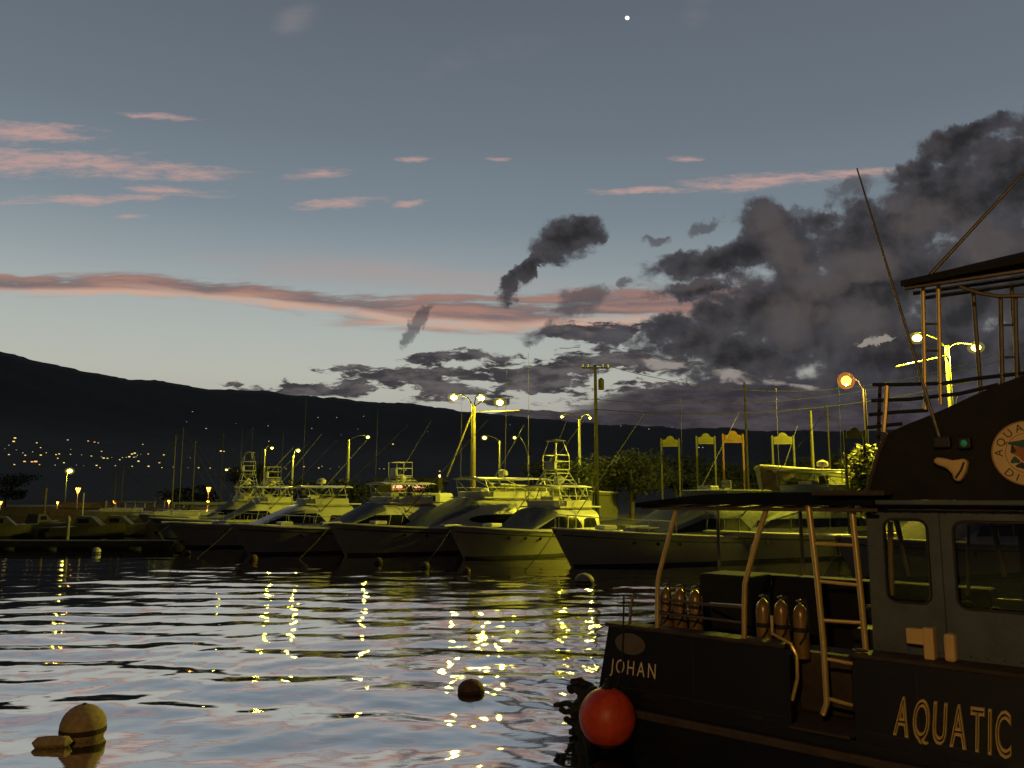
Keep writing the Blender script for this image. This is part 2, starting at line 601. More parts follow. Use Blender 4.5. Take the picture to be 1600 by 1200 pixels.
# rough stone face along the quay
qw = MB()
for (a, b) in (((64, 14), (24, 38)), ((24, 38), (-6, 56)), ((-6, 56), (-10, 60)), ((-10, 60), (-13, 128)), ((-13, 128), (-60, 132)), ((-60, 132), (-200, 134.6))):
    a, b = Vector((*a, 0)), Vector((*b, 0))
    d = (b - a).normalized()
    nrm = Vector((d.y, -d.x, 0))
    if nrm.y > 0 or (abs(nrm.y) < .3 and nrm.x > 0):
        nrm = -nrm
    p = [a + nrm * .35, b + nrm * .35, b - nrm * .25, a - nrm * .25]
    qw.add([(q.x, q.y, -1) for q in p] + [(q.x, q.y, GZ + .18) for q in p], [(0, 1, 2, 3), (4, 5, 6, 7), (0, 1, 5, 4), (1, 2, 6, 5), (2, 3, 7, 6), (3, 0, 4, 7)])
qw.build('quay_wall', 'concrete', kind='structure')
# quay behind the viewer
MB().box(-40, 40, -60, -1.2, -1.5, 1.2).build('pier', 'concrete', kind='structure')


def build_water():
    a1 = np.radians(np.linspace(-42, 42, 900))
    a0 = np.radians(np.linspace(-180, -44, 40))
    a2 = np.radians(np.linspace(44, 176, 38))
    A = np.concatenate([a0, a1, a2])
    R = np.concatenate([[.5, 2, 4, 6], np.geomspace(7.0, 75, 820), np.geomspace(78, 420, 40)])
    RR, AA = np.meshgrid(R, A, indexing='ij')
    X = RR * np.sin(AA)
    Y = RR * np.cos(AA)
    Z = np.zeros_like(X)
    r = np.random.RandomState(11)
    # patchy calm and ruffled water
    env = np.zeros_like(X)
    for k in range(9):
        th = r.uniform(0, 6.28)
        kk = 2 * math.pi / r.uniform(7, 24)
        env += np.sin(kk * (X * math.cos(th) + Y * math.sin(th)) + r.uniform(0, 6.28))
    env = np.clip(.75 + env / 9 * .9, .25, 1.4)

    def wave(lam, th, slope, ph, e):
        k = 2 * math.pi / lam
        # slight crest bending
        bend = .9 * np.sin(X * .35 + Y * .11 + ph) + .7 * np.sin(X * .83 - Y * .23 + ph * 2.1) + .45 * np.sin(X * 1.9 + Y * .6 + ph * 3.3)
        e = e * (1 + .45 * np.sin(X * .47 + Y * .19 + ph * 5))
        return e * slope / k * np.sin(k * (X * math.sin(th) + Y * math.cos(th)) + bend + ph)
    for i in range(7):
        Z += wave(r.uniform(1.1, 2.6), r.normal(.05, .30), .021, r.uniform(0, 6.28), env)
    for i in range(7):
        Z += wave(r.uniform(.55, 1.1), r.normal(-.1, .55), .013, r.uniform(0, 6.28), env)
    for i in range(6):
        Z += wave(r.uniform(3, 6), r.normal(.0, .5), .004, r.uniform(0, 6.28), 1.0)
    # ruffled backwash off the near hull
    bw = np.exp(-(((X - 1.0) / 3.4) ** 2 + ((Y - 13) / 5.5) ** 2))
    for i in range(12):
        Z += wave(r.uniform(.28, .75), r.uniform(-1.6, 1.6), .010, r.uniform(0, 6.28), bw)
    # little short ripples, only where the mesh is fine enough
    fine = np.clip((34 - RR) / 18, 0, 1)
    for i in range(9):
        Z += wave(r.uniform(.20, .46), r.normal(0, .8), .0050, r.uniform(0, 6.28), fine * env)
    Z *= .22 + .78 * np.clip((40 - RR) / 15, 0, 1)
    Z *= np.clip((RR - 1) / 4, 0, 1) * np.clip((130 - RR) / 60, 0, 1)
    Z *= (np.abs(AA) < math.radians(44))
    nr, na = X.shape
    co = np.stack([X, Y, Z], -1).reshape(-1, 3)
    i, j = np.meshgrid(np.arange(nr - 1), np.arange(na), indexing='ij')
    jn = (j + 1) % na
    q = np.stack([i * na + j, i * na + jn, (i + 1) * na + jn, (i + 1) * na + j], -1).reshape(-1, 4)
    me = bpy.data.meshes.new('water')
    me.vertices.add(len(co))
    me.vertices.foreach_set('co', co.astype(np.float32).ravel())
    me.loops.add(q.size)
    me.loops.foreach_set('vertex_index', q[:, ::-1].astype(np.int32).ravel())
    me.polygons.add(len(q))
    me.polygons.foreach_set('loop_start', (np.arange(len(q)) * 4).astype(np.int32))
    me.polygons.foreach_set('use_smooth', np.ones(len(q), dtype=bool))
    me.update(calc_edges=True)
    m = bpy.data.materials.new('harbour_water')
    m.use_nodes = True
    t = m.node_tree
    t.nodes.clear()
    out = t.nodes.new('ShaderNodeOutputMaterial')
    gl = t.nodes.new('ShaderNodeBsdfGlossy')
    gl.inputs['Roughness'].default_value = .022
    gl.inputs['Color'].default_value = (.98, .95, .95, 1)
    df = t.nodes.new('ShaderNodeBsdfDiffuse')
    df.inputs['Color'].default_value = (.006, .007, .008, 1)
    fr = t.nodes.new('ShaderNodeFresnel')
    fr.inputs['IOR'].default_value = 1.9
    mr = t.nodes.new('ShaderNodeMapRange')
    mr.inputs[1].default_value = .09
    mr.inputs[2].default_value = .42
    mr.inputs[3].default_value = .26
    mr.inputs[4].default_value = .86
    t.links.new(fr.outputs[0], mr.inputs[0])
    co_ = t.nodes.new('ShaderNodeTexCoord')
    mp = t.nodes.new('ShaderNodeMapping')
    mp.inputs['Scale'].default_value = (2.4, 5.0, 1)
    t.links.new(co_.outputs['Object'], mp.inputs[0])
    nz = t.nodes.new('ShaderNodeTexNoise')
    nz.inputs['Scale'].default_value = 1.3
    nz.inputs['Detail'].default_value = 6
    t.links.new(mp.outputs[0], nz.inputs['Vector'])
    bp = t.nodes.new('ShaderNodeBump')
    bp.inputs['Strength'].default_value = .22
    bp.inputs['Distance'].default_value = .008
    t.links.new(nz.outputs['Fac'], bp.inputs['Height'])
    t.links.new(bp.outputs[0], gl.inputs['Normal'])
    mx = t.nodes.new('ShaderNodeMixShader')
    t.links.new(mr.outputs[0], mx.inputs[0])
    t.links.new(df.outputs[0], mx.inputs[1])
    t.links.new(gl.outputs[0], mx.inputs[2])
    t.links.new(mx.outputs[0], out.inputs[0])
    me.materials.append(m)
    o = bpy.data.objects.new('water', me)
    COL.objects.link(o)
    o['kind'] = 'structure'
    return o


build_water()


# ------------------------------------------------------------------ lamps
def add_point(loc, color, power, parent, radius=.12):
    l = bpy.data.lights.new('lamp_light', 'POINT')
    l.color = color
    l.energy = power
    l.shadow_soft_size = radius
    o = bpy.data.objects.new('lamp_light', l)
    COL.objects.link(o)
    o.location = loc
    o.parent = parent
    return o


YEL = (1.0, .90, .035)
ORA = (1.0, .45, .07)


def street_lamp(label, px, ptop, Y, heads, power=900, lens='lampL', color=YEL, pole='steel', pr=.11, size=.28, xb=None, gz=GZ, group='street lamps along the quay', cross=None, guy=None):
    """px,ptop: where the pole's top is seen; heads: list of (px,py,dY) of the lamp heads"""
    top = at(px, ptop, Y)
    root = thing('street_lamp', label, 'street lamp', (top.x, top.y, gz), 0, group)
    h = top.z - gz
    MB().tube([(0, 0, 0), (0, 0, h * .5), (0, 0, h)], [pr * 1.25, pr * 1.05, pr * .85], 10).build('pole', pole, root, True)
    for (hx, hy, dY) in heads:
        p = at(hx, hy, Y + dY)
        q = Vector((p.x - top.x, p.y - top.y, p.z - gz))
        flat = Vector((q.x, q.y, 0))
        dirn = flat.normalized()
        L = flat.length
        k0 = Vector((0, 0, h - .15))
        arm = [k0, Vector((dirn.x * L * .3, dirn.y * L * .3, h + (q.z + .18 - h) * .6 + .05)), Vector((dirn.x * L * .65, dirn.y * L * .65, q.z + .22)), q + Vector((0, 0, .14))]
        MB().tube(arm, [pr * .32, pr * .28, pr * .25, pr * .22], 8).build('arm', 'blackish', root, True)
        s = size
        hd = MB().ball((q.x, q.y, q.z + s * 1.0), s * .70, s * .70, s * .22, 14, 6).build('lamp_head', 'dkpipe', root, True)
        MB().ball((q.x, q.y, q.z), s * .85, s * .85, s * (.85 if lens == 'lampO' else .62), 16, 8).build('bulb', lens, hd, True)
        MB().ball((q.x, q.y, q.z), s * 1.5, s * 1.5, s * (1.5 if lens == 'lampO' else 1.15), 20, 12).build('halo_shell', 'haloO' if lens == 'lampO' else 'haloY', hd, True)  # added glow shell: stands in for the halo, no part of the lamp
        add_point((q.x, q.y, q.z - s * 1.3), color, power * 1.25, root, .12)
    if cross:
        p = at(*cross)
        MB().tube([(0, 0, h - .55), (p.x - top.x, p.y - top.y, p.z - gz)], .04, 6).build('cross_bar', pole, root)
    if guy:
        p = at(*guy)
        MB().tube([(0, 0, h - .4), (p.x - top.x, p.y - top.y, p.z - gz)], .055, 6).build('guy_wire', pole, root)
    return root


street_lamp('tall yellow lit wooden pole with three glowing lamp heads above the boats', 740, 632, 60,
            [(709, 621, 0.5), (752, 622, 3.0), (781, 629, -1.2)], 1000, pole='wood', pr=.17, size=.30, cross=(812, 641, 60), guy=(698, 745, 58))
street_lamp('single arm lamp left of the three headed pole, lens glowing on the right', 545, 687, 92, [(575, 683, 0)], 700, size=.19, pr=.16)
street_lamp('lamp with bright head just right of a faint pole, above the lit left boats', 458, 712, 74, [(466, 704, 0)], 500, size=.17, pr=.08)
street_lamp('small dim lamp high over the leftmost lit boats', 414, 702, 72, [(425, 700, 0)], 150, size=.12, pr=.07)
street_lamp('small low lamp above the leftmost sport boats, beside a lit post', 371, 733, 128, [(354, 734, 0)], 500, size=.20)
street_lamp('lamp with arm reaching left, just right of the three headed pole', 781, 689, 94, [(757, 684, 0)], 900, size=.26)
street_lamp('fainter lamp right of the three headed pole with short arm', 826, 712, 98, [(804, 684, 0)], 500, size=.19)
street_lamp('curved arm lamp close to the utility pole, one small bright head', 905, 655, 68, [(878, 651, 0), (922, 653, 3)], 300, size=.125)
street_lamp('orange glowing lamp beside the upper deck of the dive boat', 1350, 608, 44, [(1322, 595, 0)], 700, lens='lampO', color=ORA, size=.30, pr=.09, pole='dkpipe')
street_lamp('bright green yellow lamp post with two heads behind the dive boat upper deck', 1479, 540, 46,
            [(1433, 528, -.6), (1525, 543, .6)], 14000, size=.30, pr=.14, pole='dkpipe', cross=(1400, 573, 44))
street_lamp('yellow lamp glowing over the far pier at the left', 104, 745, 170, [(109, 736, 0)], 900, size=.60)


def lantern(label, px, py, Y, gz=GZ, size=.28, m='lampO', power=60):
    p = at(px, py, Y)
    if p.z < gz + .6:
        gz = p.z - 1.0
    r = thing('lantern', label, 'lantern', (p.x, p.y, gz), 0, 'low lanterns along the far piers')
    h = p.z - gz
    MB().tube([(0, 0, 0), (0, 0, h - size * .7)], .07, 8).build('post', 'steel', r)
    MB().lathe([(.02, h - size * .8), (size * .35, h - size * .7), (size * .8, h + size * .7), (size * .85, h + size * .75), (.03, h + size * .76)], n=10).build('lens', m, r, True)
    MB().lathe([(size * .95, h + size * .78), (size * .3, h + size * 1.15), (.02, h + size * 1.3)], n=10).build('cap', 'steel', r)
    add_point((0, -size * 1.3, h), ORA, power, r, .1)


lantern('orange lantern on a post on the left pier', 122, 766, 122, size=.42, power=220)
lantern('small orange lantern at the left edge of the photo', 1, 786, 110, size=.26)
lantern('lantern glowing on the lit pier wall below the left orange lantern', 90, 786, 128, size=.22)
lantern('lantern halfway along the row of white bollards', 179, 785, 126, size=.30)
lantern('lantern at the right end of the row of white bollards', 264, 784, 126, size=.26)
lantern('orange lantern above the leftmost sport boats', 326, 765, 100, size=.34)
lantern('round lantern low between the leftmost sport boats', 325, 785, 95, size=.20)
lantern('low white lamp beside the tied up sport boat with oval window', 687, 744, 75, size=.10, m='lampW', power=30)

# lamp behind the viewer, on the pier
p0 = (-3.6, -4.6)
root = thing('street_lamp', 'orange sodium lamp on the pier behind the viewer', 'street lamp', (p0[0], p0[1], 1.2), 0, 'street lamps along the quay')
MB().tube([(0, 0, 0), (0, 0, 4.6)], [.12, .09], 10).build('pole', 'steel', root, True)
MB().tube([(0, 0, 4.55), (.6, .3, 5.0), (1.5, .8, 5.1)], .05, 8).build('arm', 'steel', root, True)
hd = MB().ball((1.7, .9, 5.12), .36, .36, .10).build('lamp_head', 'steel', root, True)
MB().ball((1.7, .9, 4.98), .24, .24, .12).build('lens', 'lampO', hd, True)
add_point((1.7, .9, 4.7), (1.0, .60, .19), 1250, root, .12)


# ------------------------------------------------------------------ sport boats
HEAD = math.radians(180 + 40)     # bow direction of the moored row


def sport_boat(label, bpx, Y, L=12.5, B=4.3, bow=1.55, stern=1.05, yaw=0.0, house=(.56, .18, 1.55), cover='bluecov', cover_len=.5, hull='gel_hull',
               window='oval', top='hardtop', tower=False, dome=True, rigs=True, rail=False, shade=True, whips=(7,), roofmat='gel', seed=1, name='sport_boat', group='sport fishing boats moored in a row'):
    rnd = random.Random(seed)
    yawt = HEAD + math.radians(yaw)
    tip = at(bpx, 822, Y)
    dx, dy = math.cos(yawt), math.sin(yawt)
    cx, cy = tip.x - dx * L / 2, tip.y - dy * L / 2
    root = thing(name, label, 'boat', (cx, cy, 0), yawt, group)

    def sheer(t):
        return stern + (bow - stern) * (t ** 1.8)

    def half(t, hh):
        """half-beam at station t (0 stern..1 bow), height fraction hh 0..1"""
        f_top = (1 - max(0, (t - .45) / .55) ** 2.6) * (.93 + .07 * min(1, t * 3))
        f_low = (1 - max(0, (t - .30) / .68) ** 1.7) * .9
        f_low = max(f_low, 0)
        k = hh ** 1.25
        return max(.012, B / 2 * (f_low * (1 - k) + f_top * k))

    def hx(t, hh):
        rake = 1.25 * (1 - hh) * t ** 7
        return -L / 2 + L * t - rake

    ts = [0, .08, .18, .3, .42, .54, .64, .73, .81, .87, .92, .955, .98, 1.0]
    hs = [0, .12, .28, .48, .68, .86, 1.0]
    z0 = -.45
    rings = []
    for t in ts:
        s = sheer(t)
        row = [(hx(t, h), half(t, h), z0 + (s - z0) * h) for h in hs[::-1]]
        row += [(hx(t, 0), 0, z0 - .12 * (1 - t))]
        row += [(hx(t, h), -half(t, h), z0 + (s - z0) * h) for h in hs]
        rings.append(row)
    mb = MB().loft(rings, closed=False, caps=False)
    n = len(rings[0])
    mb.f.append(tuple(range(n)))
    mb.build('hull', hull, root, True)
    # deck
    dk = []
    for t in ts:
        s = sheer(t) - .03
        w = half(t, 1) - .03
        dk.append([(hx(t, 1), w, s), (hx(t, 1), w * .5, s + .07), (hx(t, 1), 0, s + .09), (hx(t, 1), -w * .5, s + .07), (hx(t, 1), -w, s)])
    MB().loft(dk, closed=False).build('deck', 'gel', root, True)
    # sheer cap rail
    rm = MB()
    for sg in (1, -1):
        rm.tube([(hx(t, 1), sg * half(t, 1), sheer(t) + .03) for t in ts], .055, 6)
    rm.build('rub_rail', 'gel', root, True)
    st = MB()
    for sg in (1, -1):
        lo, hi = [], []
        for t in ts[:-1]:
            s = sheer(t)
            for arr, d_ in ((lo, .26), (hi, .20)):
                hh = (s - d_ - z0) / (s - z0)
                arr.append((hx(t, hh), sg * (half(t, hh) + .007), s - d_))
        st.loft([lo, hi], closed=False)
    st.build('sheer_stripe', rnd.choice(['boot', 'bluecov', 'boot']), root)
    # boot stripe just proud of the hull at the waterline
    st = MB()
    for sg in (1, -1):
        lo, hi = [], []
        for t in ts[:-1]:
            s = sheer(t)
            for arr, z in ((lo, .0), (hi, .13)):
                hh = (z - z0) / (s - z0)
                arr.append((hx(t, hh), sg * (half(t, hh) + .006), z))
        st.loft([lo, hi], closed=False)
    st.build('boot_stripe', 'boot', root)

    if house is None:
        return root
    # deckhouse: smooth lofted shell; xf front of the house (fraction from stern), xr rear
    xf, xr, H = house
    xf, xr = -L / 2 + L * (xf + .08), -L / 2 + L * xr
    dz = sheer(.5)

    def hprof(x):
        t = (xf - x) / (xf - xr)           # 0 front .. 1 rear
        if t < cover_len:
            q = t / cover_len
            return H * (q * 1.06 if q < .85 else .901 + (1 - ((1 - q) / .15) ** 1.6) * .099)
        return H * (1 - .05 * (t - cover_len))

    def wprof(x):
        t = (xf - x) / (xf - xr)
        return B / 2 * (.62 + .28 * min(1, t * 2.2) ** .8)

    def side_y(x, z):
        """half width of the house at height z over deck"""
        Hh = max(hprof(x), 1e-3)
        q = min(1, max(0, z / Hh))
        return wprof(x) * (1 - .10 * q) * (1 - q ** 8 * .9) ** .5

    xs = [xf - (xf - xr) * k / 26.0 for k in range(27)]
    qs = [0, .2, .4, .58, .72, .83, .91, .965, .992, 1.0]

    def ring(x, off=0.0):
        Hh = max(hprof(x), .02)
        row = []
        for q in qs:
            row.append((x, side_y(x, q * Hh) + off, dz - .02 + q * Hh + off * q))
        row.append((x, 0, dz + Hh + .035 + off))
        for q in qs[::-1]:
            row.append((x, -side_y(x, q * Hh) - off, dz - .02 + q * Hh + off * q))
        return row
    MB().loft([ring(x) for x in xs]).build('deckhouse', roofmat, root, True)
    if cover:
        cx_ = [x for x in xs if (xf - x) / (xf - xr) <= cover_len * .95]
        MB().loft([ring(x, .018)[4:-4] for x in cx_], closed=False).build('windscreen_cover', cover, root, True)

    def patch(x0, x1, z0_, z1_, shape, nx=22, nz=6, off=.035):
        """dark glass laid on the house side; one per side"""
        for sg in (1, -1):
            rows = []
            for i in range(nx + 1):
                q = i / nx
                x = x0 + (x1 - x0) * q
                if shape == 'oval':
                    e = max(.02, 1 - abs(2 * q - 1) ** 2.6) ** .5
                elif shape == 'wedge':
                    e = max(.04, min(1, (1 - q) * 2.4)) * max(.05, min(1, q * 6 + .2))
                else:
                    e = max(.1, min(1, q * 9 + .1, (1 - q) * 9 + .1))
                zc = (z0_ + z1_) / 2 if shape == 'oval' else z0_
                row = []
                for k in range(nz + 1):
                    u = k / nz
                    z = zc + (u - .5) * (z1_ - z0_) * e if shape == 'oval' else z0_ + u * (z1_ - z0_) * e
                    row.append((x, sg * (side_y(x, z) + off), dz + z))
                rows.append(row)
            MB().loft(rows, closed=False).build('window', 'glass', root, True)
    hl = xf - xr
    # mullions across the side glass, a brow under the bridge, portlights and a sheer stripe
    if window != 'oval':
        for sg in (1, -1):
            for fr_ in (.40, .52, .64):
                x = xr + hl * fr_
                ml = MB().tube([(x + .06, sg * (side_y(x, .18) + .045), dz + .16), (x - .10, sg * (side_y(x, .78) + .045), dz + min(.80, hprof(x) * .9))], .022, 6)
                ml.build('mullion', roofmat, root)
    br = MB()
    xb0, xb1 = xr - .55, xf - hl * (cover_len + .0)
    br.loft([[(x, sg_ * (B * .36 if x > xr - .3 else B * .34), dz + H - .05 + zz) for sg_, zz in ((-1, 0), (1, 0), (1, .07), (-1, .07))] for x in (xb0, xr, (xr + xb1) / 2, xb1 - .1)])
    br.build('brow', roofmat, root)
    for sg in (1, -1):
        for fx_ in (.60, .68, .76):
            k_ = .80
            y_ = half(fx_, k_)
            z_ = z0 + (sheer(fx_) - z0) * k_
            x_ = hx(fx_, k_)
            MB().tube([(x_, sg * (y_ - .03), z_), (x_, sg * (y_ + .012), z_)], .085, 12).build('portlight', 'glass', root)
    for sg in (1, -1):
        for q_ in (.12, .30):
            x_, y_ = hx(q_, 1), half(q_, 1)
            f_ = MB().lathe([(.03, .0), (.11, .06), (.12, .15), (.12, .55), (.10, .64), (.03, .70)], (x_, sg * (y_ + .14), .15), 10).build('fender', rnd.choice(['gel', 'bluecov', 'darkhull']), root, True)
            MB().tube([(x_, sg * (y_ + .14), .84), (x_, sg * y_, sheer(q_))], .012, 5).build('fender_rope', 'blackish', f_)
    if window == 'oval':
        patch(xr + hl * .12, xf - hl * .30, .28, .80, 'oval')
    elif window == 'wedge':
        patch(xr + hl * .30, xf - hl * .12, .18, .78, 'wedge')
        patch(xr + hl * .06, xr + hl * .26, .18, .66, 'box')
    else:
        patch(xr + hl * .08, xf - hl * .20, .30, .72, 'box')
    # flybridge coaming, console and helm seat
    fz = dz + H
    fx1, fx0 = xf - hl * (cover_len + .02), xr + hl * .04
    fw = B * .34
    cm = MB()
    pts = [(fx0, -fw), (fx0, fw)]
    out = [(fx0, fw), (fx1 - .6, fw), (fx1 - .1, fw * .7), (fx1 + .05, 0), (fx1 - .1, -fw * .7), (fx1 - .6, -fw), (fx0, -fw)]
    inn = [(x * .0 + (x - (.08 if x > fx0 else 0)), y * .93) for x, y in out]
    cm.loft([[(x, y, fz - .12) for x, y in out], [(x + .06, y * 1.03, fz + .30) for x, y in out], [(x, y * .97, fz + .33) for x, y in inn], [(x, y, fz - .05) for x, y in inn]], closed=False, caps=False)
    cm.build('flybridge', roofmat, root, True)
    MB().box(fx1 - 1.1, fx1 - .55, -.45, .45, fz - .02, fz + .52).build('console', 'gel', root, bevel=.05)
    seat = MB().box(fx1 - 2.0, fx1 - 1.6, -.3, .3, fz + .0, fz + .42).box(fx1 - 2.08, fx1 - 1.99, -.3, .3, fz + .0, fz + .8)
    seat.build('helm_seat', 'canvas', root, bevel=.03)
    # hardtop on pipes
    hz = fz + (1.05 if top else .5)
    if top:
        w = B * .33
        hr = [[(fx0 - .3 + (fx1 - fx0 + .5) * a, y * (1 - .12 * (2 * a - 1) ** 4), hz + .06 * (1 - (y / w) ** 2) + b) for y, b in ((-w, 0), (-w * .5, .03), (0, .04), (w * .5, .03), (w, 0), (w, -.05), (0, -.03), (-w, -.05))] for a in (0, .25, .5, .75, 1)]
        MB().loft(hr).build('hardtop', 'gel' if top == 'hardtop' else 'canvas', root, True)
        fr = MB()
        for sg in (1, -1):
            for (xa, xb) in ((fx0 + .1, fx0 + .3), (fx0 + 1.1, fx0 + .3), (fx1 - .35, fx1 - .1), (fx1 - 1.2, fx1 - .1), (fx0 + 1.1, fx1 - 1.4)):
                fr.tube([(xa, sg * w * .98, fz + .2), (xb, sg * w * .92, hz)], .025, 6)
            fr.tube([(fx0 + .1, sg * w * .98, fz + .55), (fx1 - .2, sg * w * .98, fz + .55)], .02, 6)
        fr.build('frame', 'pipe', root, True)
    if dome:
        MB().lathe([(.05, 0), (.07, .14), (.26, .16), (.30, .26), (.27, .40), (.1, .50), (.02, .51)], ((fx0 + fx1) / 2 + .1, .3, hz + .05), 14).build('radar_dome', 'gel', root, True)
    if tower:
        tz = hz + tower
        tw = MB()
        xm = (fx0 + fx1) / 2
        for sx_ in (-1, 1):
            for sy_ in (-1, 1):
                tw.tube([(xm + sx_ * 1.25, sy_ * B * .34, fz + .1), (xm + sx_ * .75, sy_ * B * .22, hz), (xm + sx_ * .42, sy_ * .42, tz)], .03, 6)
        for k in range(1, 5):
            z = hz + (tz - hz) * k / 5
            q = (z - hz) / (tz - hz)
            a, b = .75 - .33 * q, B * .22 * (1 - q) + .42 * q
            tw.tube([(xm - a, -b, z), (xm - a, b, z)], .02, 6)
            if k in (2, 4):
                tw.tube([(xm + a, -b, z), (xm + a, b, z)], .02, 6)
                for sg in (1, -1):
                    tw.tube([(xm - a, sg * b, z), (xm + a, sg * b, z)], .02, 6)
        for sg in (1, -1):
            tw.tube([(xm - .75, sg * B * .22, hz), (xm + .45, sg * .5, tz - .2)], .02, 6)
            tw.tube([(xm + .75, sg * B * .22, hz), (xm - .45, sg * .5, tz - .2)], .02, 6)
        tw.build('tower', 'pipe', root, True)
        MB().box(xm - .55, xm + .55, -.5, .5, tz - .02, tz + .04).box(xm + .35, xm + .5, -.35, .35, tz + .04, tz + .45).build('tower_platform', 'gel', root, bevel=.02)
        rl = MB()
        for z in (tz + .45, tz + .8):
            c = [(xm - .5, -.5), (xm + .5, -.5), (xm + .5, .5), (xm - .5, .5)]
            for k in range(4):
                rl.tube([(*c[k], z), (*c[(k + 1) % 4], z)], .018, 6)
        for cxy_ in ((-.5, -.5), (.5, -.5), (.5, .5), (-.5, .5)):
            rl.tube([(xm + cxy_[0], cxy_[1], tz), (xm + cxy_[0], cxy_[1], tz + .8)], .018, 6)
        rl.build('tower_rail', 'pipe', root, True)
        if shade:
          MB().lathe([(.02, 0), (.55, .05), (.50, .09), (.02, .17)], (xm, 0, tz + 1.5), 12).build('sun_shade', 'canvas', root, True)
        ps = MB()
        if not shade:
            ps.tube([(xm - .5, -.5, tz + .8), (xm + .5, .5, tz + .8)], .014, 6)
        for a in () if not shade else ((-.4, -.4), (.4, -.4), (.4, .4), (-.4, .4)):
            ps.tube([(xm + a[0] * 1.2, a[1] * 1.2, tz + .8), (xm + a[0] * .7, a[1] * .7, tz + 1.53)], .014, 6)
        ps.build('shade_frame', 'pipe', root)
    if rigs:
        for sg in (1, -1):
            b = Vector((xr + hl * .35, sg * B * .42, dz + .9))
            tp = b + Vector((-4.6 + rnd.uniform(-.6, .6), sg * 1.3, 5.4 + rnd.uniform(-.5, .5)))
            og = MB()
            og.tube([b, b + (tp - b) * .5, tp], [.028, .020, .010], 6)
            og.build('outrigger', 'dkpipe', root, True)
    for k, wz in enumerate(whips):
        sg = 1 if k % 2 else -1
        MB().tube([(fx1 - .5 - k * .9, sg * B * .33, fz), (fx1 - .6 - k * .9, sg * B * .34, fz + wz)], [.018, .007], 6).build('antenna', 'dkpipe', root)
    if rail:
        rl = MB()
        for sg in (1, -1):
            pts = [(hx(t, 1) - .05, sg * max(0, half(t, 1) - .06), sheer(t) + .62) for t in (.62, .72, .82, .9, .96, .99)]
            rl.tube(pts, .018, 6)
            for p_ in pts:
                rl.tube([(p_[0], p_[1], p_[2] - .62), p_], .014, 6)
        rl.build('bow_rail', 'pipe', root, True)
    else:
        # pulpit and cleat on the foredeck
        MB().box(L / 2 - .7, L / 2 + .35, -.16, .16, bow + .01, bow + .09).build('bow_pulpit', 'gel', root, bevel=.02)
    MB().box(L / 2 - 3.2, L / 2 - 2.5, -.35, .35, bow - .08, bow + .10).build('deck_hatch', 'gel', root, bevel=.04)
    for sg in (1, -1):
        MB().box(-L / 2, xr - .1, sg * (B / 2 - .28) - .1, sg * (B / 2 - .28) + .1, stern - .3, stern + .1).build('cockpit_coaming', 'gel', root, bevel=.03)
    # mooring line from the bow down to the water
    MB().tube([(L / 2 - .2, .1, bow), (L / 2 + .8, .4, bow * .45), (L / 2 + 1.9, .7, -.1)], .018, 6).build('mooring_line', 'blackish', root)
    return root


sport_boat('sport boat with long dark bow and grey front cover, left of the oval windowed boat', 360, 43, 13.2, tower=.45, shade=False, house=(.54, .14, 1.45), window='wedge', seed=1, whips=(5.5,), yaw=-4, rail=True)
sport_boat('large sleek sport boat with a long black oval window', 512, 42.3, 14.5, B=4.7, bow=1.62, house=(.60, .06, 1.72), window='oval', cover='bluecov', cover_len=.42, seed=2, whips=(6.5, 7.5), yaw=-2, dome=True)
sport_boat('yellow lit sport boat with rounded cabin in front of the oval windowed boat', 700, 40, 11.0, B=4.1, bow=1.56, house=(.55, .18, 1.25), window='wedge', hull='gel_hull2', cover_len=.42, tower=.9, seed=3, whips=(8.5,), yaw=4)
sport_boat('dark hulled sport boat whose bow ends behind the aft posts of the dive boat', 862, 35.5, 13.4, B=4.3, bow=1.62, house=(.60, .10, 1.75), window='wedge', cover_len=.48, roofmat='bluecov', seed=4, top=False, dome=False, whips=(5,), yaw=-9, tower=False, rail=True)
sport_boat('sport boat with tall blue cover and tuna tower seen above the dive boat canopy', 990, 37.5, 15.0, B=4.9, bow=1.6, house=(.66, .02, 2.05), window='box', cover_len=.62, roofmat='bluecov', seed=5, tower=0, whips=(5.5, 6), yaw=-9)
sport_boat('sport boat seen through the ladder and cabin windows of the dive boat', 1303, 30, 13.0, B=4.5, bow=1.55, house=(.56, .14, 1.5), window='box', cover_len=.5, seed=6, tower=.4, whips=(), yaw=-9)
sport_boat('leftmost yellow lit sport boat, a pale bow beside the floating dock', 262, 49, 12.4, B=4.2, bow=1.45, house=(.56, .14, 1.35), window='wedge', hull='gel_hull2', cover=None, seed=7, tower=False, whips=(7,), yaw=-10, rail=False)
sport_boat('grey sport boat with a bow rail behind the leftmost yellow lit boat', 232, 58, 12.0, B=4.2, bow=1.5, house=(.55, .2, 1.4), window='wedge', cover='canvas', seed=8, tower=.7, shade=False, whips=(4, 5), rail=True, yaw=-12)
sport_boat('dim sport boat at the far back of the left cluster, full of rigging', 215, 68, 12.0, B=4.2, bow=1.5, house=(.5, .2, 1.5), window='box', cover='canvas', seed=9, tower=1.4, whips=(6, 4), yaw=-14, top='soft')


# boats of the second row whose flared bows stand lit over the others
def lit_hull(label, bpx, Y, L, B, h, px_off, yaw, seed):
    rnd = random.Random(seed)
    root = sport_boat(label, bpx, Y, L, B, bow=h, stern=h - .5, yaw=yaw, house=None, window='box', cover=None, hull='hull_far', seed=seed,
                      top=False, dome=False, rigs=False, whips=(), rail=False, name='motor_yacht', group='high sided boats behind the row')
    return root


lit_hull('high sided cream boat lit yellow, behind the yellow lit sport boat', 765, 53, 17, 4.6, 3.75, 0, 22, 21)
lit_hull('bright green yellow lit flared bow below the right hand notice signs', 1190, 45, 13, 4.6, 4.6, 0, 6, 22)


